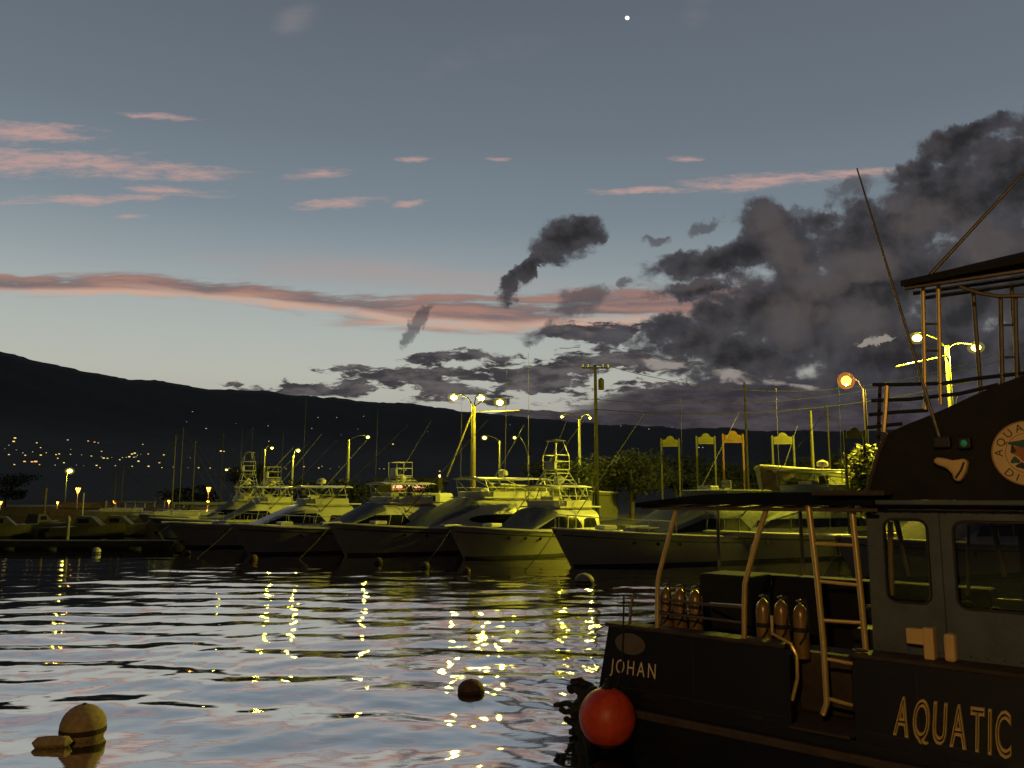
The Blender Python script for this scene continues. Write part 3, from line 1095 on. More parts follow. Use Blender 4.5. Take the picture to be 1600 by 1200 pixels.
# ------------------------------------------------------------------ sailboat masts at the left
def sail_boat(label, px, ptop, Y, group='sailing boats with bare masts on the left'):
    top = at(px, ptop, Y)
    r = thing('sailing_boat', label, 'sailing boat', (top.x, top.y, 0), math.radians(200), group)
    rings = []
    for t in (0, .15, .35, .55, .75, .9, 1.0):
        w = 1.35 * (1 - abs(2 * t - .9) ** 2.4 * .8) if t < 1 else .03
        w = max(w, .03)
        x = -4.5 + 9 * t
        rings.append([(x, w, 1.0 + .2 * t), (x, w * .8, .2), (x, 0, -.4), (x, -w * .8, .2), (x, -w, 1.0 + .2 * t)])
    mb = MB().loft(rings, closed=True)
    mb.build('hull', 'gel_hull', r, True)
    MB().box(-2, 2.2, -.8, .8, 1.0, 1.5).build('cabin', 'gel', r, bevel=.12)
    MB().tube([(.6, 0, 1), (.6, 0, top.z)], [.06, .045], 8).build('mast', 'dkpipe', r)
    MB().tube([(.6, 0, 2.3), (-3.6, 0, 2.2)], .12, 8).build('boom', 'bluecov', r)
    st = MB()
    st.tube([(.6, 0, top.z), (4.4, 0, 1.2)], .02, 4).tube([(.6, 0, top.z), (-4.4, 0, 1.1)], .02, 4)
    for sg in (1, -1):
        st.tube([(.6, 0, top.z), (.6, sg * .8, top.z * .6), (.6, sg * 1.3, 1.1)], .02, 4)
    st.tube([(.6, -.8, top.z * .6), (.6, .8, top.z * .6)], .025, 4)
    st.build('rigging', 'dkpipe', r)


sail_boat('sailing boat with the tallest pale mast at the left cluster edge', 285, 680, 82)
sail_boat('sailing boat whose mast stands second in the left group', 296, 668, 88)
sail_boat('sailing boat with mast right of the close pair of masts', 315, 690, 86)
sail_boat('sailing boat with thin mast left of the lit fishing towers', 358, 678, 92)
sail_boat('sailing boat with faint mast behind the leftmost lamps', 403, 668, 96)
sail_boat('sailing boat with low mast left of the mast group', 190, 735, 104)
sail_boat('sailing boat with short thin mast over the row of bollards', 201, 728, 108)


# ------------------------------------------------------------------ docks on the left
def dock(label, xl, xr_, Y, w, z):
    r = thing('floating_dock', label, 'dock', ((xl + xr_) / 2, Y, 0), 0, 'floating docks on the left')
    hw = (xr_ - xl) / 2
    MB().box(-hw, hw, 0, w, z - .12, z).build('deck', 'darkplank', r, bevel=.02)
    MB().box(-hw, hw, -.06, -.002, z - .30, z + .03).build('edge_board', 'darkplank', r)
    fl = MB()
    k = -hw + .6
    while k < hw - .6:
        fl.box(k, k + 1.6, .1, w - .1, -.3, z - .14)
        k += 2.4
    o = fl.build('float', 'blackish', r)
    cl = MB()
    for i in range(5):
        x = -hw + (i + .5) * 2 * hw / 5
        cl.tube([(x - .15, .2, z + .10), (x + .15, .2, z + .10)], .03, 6).tube([(x, .2, z), (x, .2, z + .1)], .03, 6)
    cl.build('cleat', 'steel', r)


pa = onz(272, 846, .45)
dock('near floating dock ending beside the leftmost yellow lit boat', -60, pa.x, pa.y, 2.0, .45)
dock('far floating dock with small boats tied to it', -80, -34, 66, 1.8, .5)


def pile(label, px, pt, Y, r0=.14, m='gel', cap=True, zb=-.6):
    t = at(px, pt, Y)
    r = thing('pile', label, 'pile', (t.x, t.y, 0), 0, 'dock piles')
    MB().tube([(0, 0, zb), (0, 0, t.z)], r0, 12).build('post', m, r, True)
    if cap:
        MB().lathe([(r0 * 1.25, t.z - .05), (r0 * 1.2, t.z + .12), (.03, t.z + .28)], n=12).build('cap', m, r, True)


pile('white capped pile standing on the near floating dock', 107, 813, pa.y + 1.2, .10, 'canvas', True, .455)
pile('thin tall pale pile left of the lit pier wall', 72, 762, 75, .10, 'wood', False)
pile('thin pile right of the orange lantern on the pier', 131, 770, 78, .07, 'gel', False)


def skiff(label, px, Y, L=4.5, cab=True, m='darkhull', rz=0.3, py=0):
    b = at(px, 800, Y)
    r = thing('small_boat', label, 'boat', (b.x, Y, 0), rz, 'small boats at the left docks')
    rings = []
    for t in (0, .2, .45, .7, .88, 1.0):
        w = .85 * (1 - max(0, t - .4) ** 2 * 2.7)
        w = max(w, .03)
        x = -L / 2 + L * t
        s = .75 + .25 * t ** 2
        rings.append([(x, w, s), (x, w * .8, .1), (x, 0, -.2), (x, -w * .8, .1), (x, -w, s)])
    MB().loft(rings).build('hull', m, r, True)
    if cab:
        mb = MB()
        mb.loft([[(-L * .2, .6, .8), (-L * .2, -.6, .8), (-L * .15, -.5, 1.55), (-L * .15, .5, 1.55)], [(L * .2, .6, .85), (L * .2, -.6, .85), (L * .05, -.5, 1.5), (L * .05, .5, 1.5)]])
        mb.build('cabin', m, r, bevel=.05)
        MB().box(-L * .1, L * .02, -.62, -.54, 1.05, 1.35).build('window', 'glass', r)
    return r


skiff('small dim cabin boat right of the white capped pile', 142, 62, 5.0, rz=.1)
skiff('small boat at the far dock near the left edge', 6, 62, 4.6, rz=.4)
skiff('low open grey boat behind the white capped pile', 98, 70, 4.0, False, rz=.3)
skiff('small boat with square cabin left of the white capped pile', 62, 70, 4.6, m='darkhull', rz=1.4)
skiff('dim grey boat between the small cabin boat and the sport boats', 188, 64, 5.0, m='darkhull', rz=.2)

# low lit wall and bollards on the far pier
w = thing('pier_wall', 'low yellow lit wall on the far left pier', 'wall', (at(135, 784, 131).x, 131, GZ), 0)
MB().box(-3.9, 6, 0, .4, 0, .75).build('wall', 'concrete', w)
MB().box(-4.0, 6.1, -.06, .46, .76, .86).build('coping', 'concrete', w)
bol0 = None
for i in range(9):
    x = at(166 + i * 15.2, 784, 130).x
    if bol0 is None:
        bol0 = thing('bollard', 'slim white bollard standing in the row on the far left pier', 'bollard', (x, 130, GZ), 0, 'white bollards on the far pier')
        MB().tube([(0, 0, 0), (0, 0, .95)], .10, 8).build('post', 'gel', bol0)
        MB().ball((0, 0, 1.0), .13).build('cap', 'gel', bol0, True)
    else:
        c = copy_tree(bol0)
        c.location = (x, 130, GZ)

# ------------------------------------------------------------------ town on the hillside: one small lit house per light
town = []
Z1 = [(35, 290), (65, 265), (100, 240), (110, 215), (65, 335), (120, 300), (168, 320), (185, 340), (240, 313), (270, 248), (298, 283), (300, 340), (340, 320),
      (180, 388), (235, 390), (262, 390), (290, 408), (105, 408), (405, 410), (412, 335), (435, 330), (425, 362), (470, 395), (520, 295), (518, 332), (562, 410),
      (600, 335), (615, 415), (648, 235), (672, 345), (695, 243), (722, 248), (710, 415), (747, 310), (745, 350), (762, 362), (790, 362), (822, 355), (848, 415),
      (900, 355), (928, 353), (950, 352), (970, 332), (990, 326), (1010, 338), (1035, 330), (985, 355), (1018, 385), (1000, 350), (1090, 330), (1092, 422), (1205, 338), (1275, 427),
      (1382, 430), (1398, 355), (1460, 432), (1545, 433), (1190, 430), (1172, 395), (880, 372), (1415, 18), (1372, 92), (1516, 143), (972, 420), (735, 430), (498, 228), (1050, 258)]
for (zx, zy) in Z1:
    town.append((zx / 4.706, 640 + zy / 4.706))
town += [(369, 662), (419, 666), (497, 653), (526, 653), (568, 651), (559, 671), (533, 680), (487, 670), (345, 706), (350, 706), (421, 733), (447, 733), (475, 730), (498, 732), (503, 729), (516, 733), (530, 730),
         (600, 733), (593, 733), (634, 735), (970, 666), (1014, 671), (668, 675), (614, 695), (687, 737), (420, 690), (797, 664), (1092, 700), (1098, 700), (1050, 668)]
dg = bpy.context.evaluated_depsgraph_get()
protoh = {}
for i, (px, py) in enumerate(town):
    rr_ = random.Random(i * 7 + 1)
    d = ray(px, py).normalized()
    hit, loc, nrm, idx, ob, mtx = sc.ray_cast(dg, Vector((0, 0, EYE)) + d * 400, d, distance=14000)
    # terrain below the sight line
    if hit and ob.name == 'hills':
        P = loc
    else:
        P = Vector((0, 0, EYE)) + d * 1500
    dist = P.length
    s = dist * .0021 * rr_.uniform(.28, .80)
    kind = 'town' if rr_.random() < .72 else ('town2' if rr_.random() < .5 else 'townd')
    if py < 690 and px > 240:
        kind = 'town2'
        s *= .7
    if 135 <= px <= 156 and py < 695:
        kind = 'townr'
    if 30 < px < 64 and 718 < py < 730:
        kind, s = 'townr', s * 1.7
    if kind not in protoh:
        h = bpy.data.objects.new('hillside_house', None)
        COL.objects.link(h)
        MB().box(-.9, .9, -.5, 1.4, -1.2, .7).build('wall', 'concrete', h)
        MB().prism([(-1.05, .7), (1.05, .7), (0, 1.25)], lambda p, q, t: (p, t, q), -.6, 1.5).build('roof', 'blackish', h)
        MB().box(-.62, .62, -.56, -.505, -.30, .32).build('window', kind, h)
        protoh[kind] = h
        o = h
    else:
        o = copy_tree(protoh[kind])
    o.location = P + Vector((0, 0, s * .5))
    o.scale = (s, s, s)
    o.rotation_euler = (0, 0, -math.atan2(P.x, P.y))
    lab = {'town': 'tiny house with a warm lit window on the dark hillside', 'town2': 'tiny house with a white lit window on the dark hillside',
           'townd': 'tiny house with a dim window on the dark hillside', 'townr': 'tiny house with a reddish lit window on the dark hillside'}[kind]
    reg_ = ('high up the slope' if (py < 692 and px > 240) else 'in the dense cluster at the left edge' if px < 75 else 'in the middle of the left cluster' if px < 160 else 'in the bright row right of the cluster' if px < 240 else 'low behind the masts and boats')
    lab = lab.replace('on the dark hillside', reg_)
    tag(o, lab, 'house', 'tiny lit houses on the dark hillside, ' + {'town': 'warm', 'town2': 'white', 'townd': 'dim', 'townr': 'reddish'}[kind] + ' ' + reg_)


# ------------------------------------------------------------------ trees behind the quay
def tree(label, px, Y, h, w, n=1500, leaf='leaf', seed=0, gz=GZ, base=.25, ls=.16):
    rnd = random.Random(seed)
    x = at(px, 700, Y).x
    r = thing('tree', label, 'tree', (x, Y, gz), 0, 'trees behind the quay')
    tr = MB()
    tr.tube([(0, 0, -.1), (.1, 0, h * .3), (.05, .1, h * .6)], [h * .035, h * .025, h * .012], 8)
    tips = []
    for k in range(8):
        a = rnd.uniform(0, 6.28)
        e = Vector((math.cos(a) * w * rnd.uniform(.25, .42), math.sin(a) * w * rnd.uniform(.25, .42), h * rnd.uniform(.5, .88)))
        tr.tube([(.08, 0, h * rnd.uniform(.2, .45)), e * .55 + Vector((0, 0, h * .15)), e], [h * .014, h * .009, h * .004], 6)
        tips.append(e)
    tr.build('trunk', 'bark', r, True)
    cr = MB()
    cl = [(t, rnd.uniform(.16, .3)) for t in tips]
    for k in range(12):
        a = rnd.uniform(0, 6.28)
        q = rnd.uniform(.1, .42)
        cl.append((Vector((math.cos(a) * w * q, math.sin(a) * w * q, h * rnd.uniform(base + .08, .92) - q * h * .2)), rnd.uniform(.12, .26)))
    for k in range(n):
        c, rad = rnd.choice(cl)
        d = Vector((rnd.gauss(0, 1), rnd.gauss(0, 1), rnd.gauss(0, 1))).normalized() * rad * w * (rnd.random() ** .4)
        p = c + Vector((d.x, d.y, d.z * .75 * min(1.3, h / w)))
        a = Vector((rnd.gauss(0, 1), rnd.gauss(0, 1), rnd.gauss(0, .6))).normalized() * ls * rnd.uniform(.6, 1.5)
        b = a.orthogonal().normalized() * ls * rnd.uniform(.3, .7)
        cr.add([p - a, p + b, p + a, p - b], [(0, 1, 2, 3)])
    cr.build('crown', leaf, r)


tree('dark bushy tree left of the first arched notice sign', 985, 66, 5.6, 6.2, 2600, seed=1)
tree('dark round tree right of the utility pole', 945, 70, 5.2, 5.6, 2400, seed=2)
tree('low dark tree behind the first arched notice sign', 1055, 74, 4.2, 5.0, 1800, seed=3)
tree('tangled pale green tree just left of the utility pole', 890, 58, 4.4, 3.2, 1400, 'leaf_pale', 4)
tree('low dark shrub lit faintly between the two left boats', 495, 66, 3.1, 4.4, 1500, seed=5)
tree('dark shrub behind the grey covered sport boat', 560, 78, 3.4, 5.0, 1300, seed=6)
tree('dark tree beside the lit shop sign', 662, 84, 3.6, 4.2, 1300, seed=7)
tree('dark low tree below the middle notice signs', 1140, 70, 3.4, 6.0, 1800, seed=8)
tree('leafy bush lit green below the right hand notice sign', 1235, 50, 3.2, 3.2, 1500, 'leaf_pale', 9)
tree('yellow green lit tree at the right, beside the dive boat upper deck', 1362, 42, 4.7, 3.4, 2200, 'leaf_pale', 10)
tree('dark tree behind the leftmost lamps', 395, 108, 6.0, 6.5, 1800, seed=11, ls=.2)
tree('dark scrubby tree left of the fishing towers', 300, 122, 3.4, 8.0, 1500, seed=12, ls=.22)
tree('brown dark tree at the left edge of the photo', 15, 150, 6.0, 9.0, 1500, seed=13, ls=.25)

tree('wide dark tree filling the gap behind the second notice sign', 1095, 78, 5.6, 7.5, 2600, seed=21, ls=.2)
tree('dark tree mass behind the orange notice sign', 1165, 80, 5.2, 7.5, 2400, seed=22, ls=.2)
tree('dark tree behind the right hand notice sign and pale wooden pole', 1245, 76, 5.4, 8.0, 2600, seed=23, ls=.2)
tree('dark tree behind the orange lamp post', 1325, 74, 5.6, 7.5, 2400, seed=24, ls=.2)
tree('wide dark tree left of the utility pole', 880, 80, 5.4, 7.0, 2400, seed=25, ls=.2)
# ------------------------------------------------------------------ utility poles and wires
GP = 'utility poles on the right'
M['brownpole'] = mat('brown_pole', (.035, .030, .02), .8, var=.3)


def upole(label, px, pt, Y, arm=True, tr=False, r0=.14, m='darkwood'):
    t = at(px, pt, Y)
    r = thing('utility_pole', label, 'utility pole', (t.x, t.y, GZ), 0, GP)
    h = t.z - GZ
    MB().tube([(0, 0, 0), (0, 0, h)], [r0 * 1.2, r0 * .8], 10).build('pole', m, r, True)
    if arm:
        MB().box(-1.05, 1.05, -.22, -.13, h - .32, h - .20).build('cross_arm', m, r)
        for x in (-.95, -.55, .55, .95):
            MB().lathe([(.05, 0), (.07, .08), (.04, .12), (.06, .18), (.02, .22)], (x, -.17, h - .2), 8).build('insulator', 'steel', r, True)
    if tr:
        MB().lathe([(.05, -.02), (.22, 0), (.22, .75), (.12, .85), (.05, .9)], (.42, -.05, h - 1.9), 12).build('transformer', 'darkwood', r, True)
    return t


tA = upole('dark utility pole with cross arm and transformer against the clouds', 930, 570, 62, True, True)
tB = upole('thin dark utility pole between the second and third notice signs', 1163, 597, 66, False, r0=.10)
upole('thick pale wooden pole between the right hand notice signs', 1266, 642, 52, False, r0=.11, m='brownpole')
upole('thin dark pole right of the thick pale wooden pole', 1292, 633, 60, False, r0=.07)


def wire(label, a, b, sag, r=.022):
    m = MB()
    n = 14
    pts = [a.lerp(b, k / n) - Vector((0, 0, sag * 4 * (k / n) * (1 - k / n))) for k in range(n + 1)]
    o = m.tube(pts, r, 5).build('power_line', 'blackish')
    tag(o, label, 'power line', 'power lines on the right')


e1 = at(1460, 545, 58)
wire('upper power line rising right from the utility pole cross arm', tA + Vector((.9, -.1, -.1)), at(1640, 520, 60), 3.0)
wire('second power line from the cross arm passing the thin pole', tA + Vector((0, .2, -2.6)), at(1640, 540, 60), 1.8)
wire('thick cable slung below the other power lines', tA + Vector((0, -.2, -3.4)), at(1640, 563, 58), 1.6, .035)
wire('power line from the utility pole to the three headed lamp', at(812, 641, 60), tA + Vector((0, -.2, -3.3)), .5, .02)


# ------------------------------------------------------------------ arched notice signs
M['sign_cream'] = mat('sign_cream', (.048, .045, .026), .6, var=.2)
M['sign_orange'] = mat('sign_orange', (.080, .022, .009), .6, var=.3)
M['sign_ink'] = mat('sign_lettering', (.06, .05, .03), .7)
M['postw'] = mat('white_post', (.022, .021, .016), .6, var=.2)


def notice(label, px0, px1, ptop, pbot, Y, face='sign_cream', post='postw'):
    a, b = at(px0, ptop, Y), at(px1, pbot, Y)
    cx = (a.x + b.x) / 2
    w = (b.x - a.x) / 2
    r = thing('notice_sign', label, 'sign', (cx, Y, GZ), 0, 'arched notice signs on two posts')
    zt, zb = a.z - GZ, b.z - GZ
    hb = zt - zb
    for sg in (-1, 1):
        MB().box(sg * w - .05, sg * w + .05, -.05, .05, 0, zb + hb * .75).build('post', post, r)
    pts = [(-w + .09, zb), (w - .09, zb), (w - .09, zb + hb * .62), (w * .55, zb + hb * .66)]
    for k in range(9):
        t = math.pi * k / 8
        pts.append((math.cos(t) * w * .42, zb + hb * .70 + math.sin(t) * hb * .30))
    pts += [(-w * .55, zb + hb * .66), (-w + .09, zb + hb * .62)]
    bd = MB().prism(pts, lambda p, q, t: (p, t, q), -.05, .05).build('board', face, r)
    tx = MB()
    rnd = random.Random(int(px0))
    for row in range(2):
        x = -w * .72
        while x < w * .65:
            l = rnd.uniform(.05, .13)
            tx.box(x, x + l, -.062, -.052, zb + hb * (.40 - .22 * row), zb + hb * (.50 - .22 * row))
            x += l + .05
    tx.box(-w * .2, w * .2, -.062, -.052, zb + hb * .66, zb + hb * .78)
    o = tx.build('lettering', 'sign_ink', bd)
    o['kind'] = 'stuff'
    return r


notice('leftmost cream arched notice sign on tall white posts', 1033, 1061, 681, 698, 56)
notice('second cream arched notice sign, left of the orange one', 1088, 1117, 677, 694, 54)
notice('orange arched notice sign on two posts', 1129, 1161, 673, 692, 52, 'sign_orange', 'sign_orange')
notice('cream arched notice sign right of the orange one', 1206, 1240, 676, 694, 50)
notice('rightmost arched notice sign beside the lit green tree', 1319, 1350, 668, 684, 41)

# small upright sign and shop and van
t = at(688, 746, 72)
r = thing('road_sign', 'small yellow lit upright sign next to the parked van', 'sign', (t.x, 72, GZ), 0)
MB().tube([(0, 0, 0), (0, 0, t.z - GZ)], .04, 6).build('post', 'steel', r)
MB().box(-.17, .17, -.04, -.01, t.z - GZ - 1.1, t.z - GZ).build('panel', 'postw', r)

shop_c = at(640, 760, 104)
r = thing('shop_building', 'dark low shop with a glowing white and red sign', 'building', (shop_c.x, 104, GZ), 0)
hz_ = shop_c.z - GZ
MB().box(-4.2, 4.2, 0, 6, 0, hz_ + .5).build('wall', 'blackish', r)
MB().prism([(-4.7, hz_ + .5), (4.7, hz_ + .5), (4.2, hz_ + 1.0), (-4.2, hz_ + 1.0)], lambda p, q, t: (p, t, q), -.5, 6.4).build('roof', 'darkwood', r)
M['signlit'] = emat('sign_lit', (1.0, .62, .45), 1.0)
M['signred'] = emat('sign_red', (.8, .18, .08), .35)
sg_ = MB().box(-2.2, 1.9, -.14, -.02, hz_ - .45, hz_ + .40).build('sign_box', 'signred', r)
mb = MB()
x = -2.05
rnd = random.Random(5)
while x < 1.6:
    l = rnd.uniform(.16, .42)
    if not (-1.15 < x < -.7):
        mb.box(x, x + l, -.17, -.145, hz_ - .28 + rnd.uniform(0, .1), hz_ + .24)
    x += l + .06
o = mb.build('lettering', 'signlit', sg_)
for k in range(3):
    MB().box(-3.2 + k * 2.2, -1.6 + k * 2.2, -.06, -.01, .5, 1.7).build('window', 'glass', r)


def van(label, px, Y, rz, m='gel', s=1.0):
    b = at(px, 760, Y)
    r = thing('parked_van', label, 'van', (b.x, Y, GZ), rz, 'vehicles parked on the quay')
    prof = [(-2.4, .35), (2.3, .35), (2.4, .8), (2.25, 1.15), (1.6, 1.3), (1.05, 2.0), (.8, 2.1), (-2.25, 2.1), (-2.4, 1.9)]
    MB().prism(prof, lambda p, q, t: (p, t, q), -.9, .9).build('body', m, r, bevel=.07)
    for sg in (-1, 1):
        MB().prism([(1.45, 1.35), (1.0, 1.9), (.3, 1.9), (.3, 1.35)], lambda p, q, t: (p, t, q), sg * .905, sg * .925).build('window', 'glass', r)
        MB().prism([(.15, 1.35), (.15, 1.9), (-1.9, 1.9), (-1.9, 1.35)], lambda p, q, t: (p, t, q), sg * .905, sg * .925).build('window', 'glass', r)
        for x in (-1.5, 1.5):
            wv = MB()
            wv.tube([(x, sg * .72, .36), (x, sg * .93, .36)], .36, 18)
            wv.build('wheel', 'blackish', r, True)
    return r


van('white van lit yellow beside the small upright sign', 662, 70, 2.6)
van('second parked van, mostly hidden behind the hardtop of the oval windowed boat', 800, 64, 3.0)

# ------------------------------------------------------------------ buoys
def buoy(label, px, py, rpx, m, sq=1.0, rope=True):
    w = onz(px, py + rpx * .55, 0)
    R_ = rpx / F * w.length
    r = thing('mooring_buoy', label, 'buoy', (w.x, w.y, 0), 0, 'mooring buoys on the water')
    MB().ball((0, 0, R_ * sq * .42), R_, R_, R_ * sq, 24, 14).build('float', m, r, True)
    MB().lathe([(R_ * .10, R_ * sq * 1.38), (R_ * .10, R_ * sq * 1.45), (R_ * .04, R_ * sq * 1.47)], n=10).build('eye', 'dkpipe', r)
    MB().lathe([(R_ * 1.0, -.02), (R_ * 1.012, .0), (R_ * 1.0, R_ * .16)], (0, 0, R_ * sq * .25), 24).build('weed_band', 'weed', r, True)
    return r, R_


M['tan'] = mat('tan_buoy', (.55, .40, .20), .7, var=.4, vscale=14, bump=.6, bscale=60)
M['weed'] = mat('weed', (.06, .045, .02), .9, var=.5, vscale=20, bump=.6)
M['brown'] = mat('brown_buoy', (.16, .08, .05), .7, var=.5, vscale=12, bump=.4)
M['grey'] = mat('grey_buoy', (.13, .115, .10), .7, var=.3, vscale=6, bump=.3)
M['palegrey'] = mat('pale_grey_buoy', (.34, .32, .29), .7, var=.3, vscale=6, bump=.3)
M['orange'] = mat('orange_vinyl', (.80, .080, .018), .42, vscale=7, bump=.10, bscale=12, color2=(.50, .045, .012))
b_, R_ = buoy('large tan buoy floating at the bottom left', 129, 1134, 29, 'tan')
# companion float lying beside it
w = onz(80, 1166, 0)
fl = MB()
rings = []
for t in np.linspace(0, 1, 9):
    x = -.22 + .46 * t
    rad = .085 * math.sqrt(max(.02, 1 - (2 * t - 1) ** 6))
    rings.append([(x, rad * 1.25 * math.cos(a), .045 + rad * .85 * math.sin(a)) for a in np.linspace(0, 6.283, 13)[:-1]])
fl.loft(rings)
o = fl.build('oblong_float', 'tan', None, True)
o.location = (w.x, w.y, 0)
o.rotation_euler = (0, 0, .12)
tag(o, 'oblong tan float lying flat beside the large tan buoy', 'float')
buoy('dark brown buoy in the middle of the lamp reflections', 736, 1073, 20, 'brown', .75)
buoy('grey round buoy in front of the dark hulled sport boat', 913, 904, 15, 'palegrey', .75)
buoy('small grey buoy below the oval windowed boat, left one of a pair', 591, 877, 6.5, 'grey')
buoy('small grey buoy below the oval windowed boat, right one of a pair', 664, 884, 7, 'grey')
buoy('small pale buoy left of the near floating dock end', 151, 862, 5.5, 'gel', 1.1)
buoy('small grey buoy below the end of the near floating dock', 229, 850, 5, 'grey')
buoy('small buoy in the shadow under the leftmost yellow lit boat', 293, 864, 4.5, 'brown')
buoy('small dark buoy at the bow of the long dark bowed boat', 396, 872, 6, 'brown')
buoy('small buoy under the bow of the yellow lit sport boat', 729, 892, 6, 'brown')

# ------------------------------------------------------------------ the dive boat
O3 = onz(953, 979, 1.4)
R3 = onz(1600, 1061, 1.4)
ud = (R3 - O3)
ud.z = 0
ud.normalize()
wd = Vector((-ud.y, ud.x, 0))
OG = Vector((O3.x, O3.y, 0))
yaw_ = math.atan2(ud.y, ud.x)


def pl(px, py, w=0.0):
    """photo point -> boat-local (u, w, z) on the vertical plane w metres inboard"""
    d = ray(px, py)
    e = Vector((0, 0, EYE))
    P0 = OG + wd * w
    s = (P0 - e).dot(wd) / d.dot(wd)
    h = e + d * s
    return Vector(((h - OG).dot(ud), w, h.z))


M['navy'] = mat('navy_black_paint', (.010, .010, .014), .38, var=.35, vscale=1.5, bump=.03, bscale=3)
M['greywall'] = mat('grey_cabin_paint', (.098, .116, .148), .6, var=.38, vscale=3.0, bump=.08)
M['brownrail'] = mat('worn_rub_rail', (.075, .05, .04), .7, var=.5, vscale=5, bump=.3)
M['deckbrown'] = mat('worn_deck', (.065, .045, .035), .8, var=.5, vscale=4, bump=.2)
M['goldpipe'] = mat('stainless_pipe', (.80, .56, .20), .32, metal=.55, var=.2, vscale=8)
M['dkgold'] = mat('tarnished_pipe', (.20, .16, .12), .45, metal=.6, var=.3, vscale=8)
M['blackcanvas'] = mat('black_canvas', (.012, .011, .012), .85, var=.4, vscale=2, bump=.3)
M['roofblue'] = mat('canopy_top', (.016, .017, .024), .9, var=.3, vscale=2, bump=.1, spec=0.0)
M['gold'] = mat('gold_lettering', (.80, .56, .20), .5, var=.15)
M['cream'] = mat('cream_lettering', (.95, .78, .52), .5, var=.12)
M['tankmat'] = mat('tank_paint', (.32, .19, .07), .28, metal=.3, var=.3, vscale=4)
M['gear'] = mat('dive_gear', (.012, .012, .013), .7, var=.5, bump=.3)
M['logo_cream'] = mat('logo_cream', (.80, .56, .26), .55, var=.12)
M['logo_ink'] = mat('logo_ink', (.03, .025, .02), .6)
M['logo_orange'] = mat('logo_orange', (.45, .16, .04), .6)
M['logo_teal'] = mat('logo_teal', (.03, .10, .09), .6)
M['gear2'] = mat('seam_grey', (.022, .020, .020), .6)
M['horn'] = mat('horn_cream', (.80, .54, .22), .5, var=.2)
M['ovalg'] = mat('oval_grey', (.15, .12, .11), .7, var=.3)
mg = bpy.data.materials.new('cabin_glass')
mg.use_nodes = True
tt = mg.node_tree
tt.nodes.clear()
oo = tt.nodes.new('ShaderNodeOutputMaterial')
tr_ = tt.nodes.new('ShaderNodeBsdfTransparent')
tr_.inputs[0].default_value = (.72, .70, .68, 1)
gg = tt.nodes.new('ShaderNodeBsdfGlossy')
gg.inputs['Roughness'].default_value = .03
gg.inputs['Color'].default_value = (.9, .9, .9, 1)
mm = tt.nodes.new('ShaderNodeMixShader')
mm.inputs[0].default_value = .07
tt.links.new(tr_.outputs[0], mm.inputs[1])
tt.links.new(gg.outputs[0], mm.inputs[2])
tt.links.new(mm.outputs[0], oo.inputs[0])
M['cglass'] = mg

DB = thing('dive_boat', 'black hulled dive boat with canopy, grey cabin and gold lettering at the right', 'boat', OG, yaw_)
GUN = 1.40
RUB = .44
ULEN = 8.5
BEAM = 3.5
u_g0 = pl(1232, 1010).x
u_g1 = pl(1331, 1022).x


def hull_u(z):
    # transom leans out towards the water
    return -.02 - .30 * (GUN - z) / GUN


def hull_w(z):
    return .0 if z >= RUB else (RUB - z) * .30


LEDGE = .60
hm = MB()
rings = []
for uu in (0, .25, .6, .85, 1.0):
    row = []
    for z in (LEDGE, RUB, .2, 0, -.3):
        u0 = hull_u(z)
        row.append((u0 + (ULEN - u0) * uu, hull_w(z), z))
    for z in (-.3, 0, .2, RUB, LEDGE):
        u0 = hull_u(z)
        row.append((u0 + (ULEN - u0) * uu, BEAM - hull_w(z), z))
    rings.append(row)
hm.loft(rings)
hm.build('hull', 'navy', DB)
# bulwarks above the step-through gate
bw = MB()
T_ = .10
bw.prism([(hull_u(LEDGE), LEDGE + .002), (u_g0, LEDGE + .002), (u_g0, GUN - .06), (u_g0 - .06, GUN), (hull_u(GUN), GUN)], lambda p, q, t: (p, t, q), 0, T_)
bw.build('bulwark', 'navy', DB)
MB().prism([(u_g1, LEDGE + .002), (ULEN, LEDGE + .002), (ULEN, GUN), (u_g1 + .05, GUN), (u_g1, GUN - .05)], lambda p, q, t: (p, t, q), 0, T_).build('bulwark', 'navy', DB)
MB().box(hull_u(LEDGE) + .2, ULEN, BEAM - T_, BEAM, LEDGE + .002, GUN - .1).build('bulwark', 'navy', DB)
MB().prism([(hull_u(LEDGE), LEDGE + .002), (hull_u(LEDGE) + .12, LEDGE + .002), (hull_u(GUN) + .12, GUN - .02), (hull_u(GUN), GUN - .02)], lambda p, q, t: (p, t, q), T_ + .003, BEAM - T_ - .003).build('transom', 'navy', DB)
# plate seams, scuppers and a row of bolts on the topsides
sm = MB()
for uu in (1.15, 3.55, 4.9, 6.2):
    if not (u_g0 - .05 < uu < u_g1 + .05):
        sm.box(uu - .006, uu + .006, -.004, -.0005, LEDGE + .02, GUN - .08)
sm.box(.02, u_g0 - .04, -.004, -.0005, LEDGE + .10, LEDGE + .112)
sm.box(u_g1 + .04, ULEN, -.004, -.0005, LEDGE + .10, LEDGE + .112)
sm.build('plate_seam', 'gear2', DB)
for uu in (.55, 1.9, 4.35):
    MB().box(uu - .07, uu + .07, -.005, -.001, LEDGE + .03, LEDGE + .075).build('scupper', 'blackish', DB, bevel=.002)
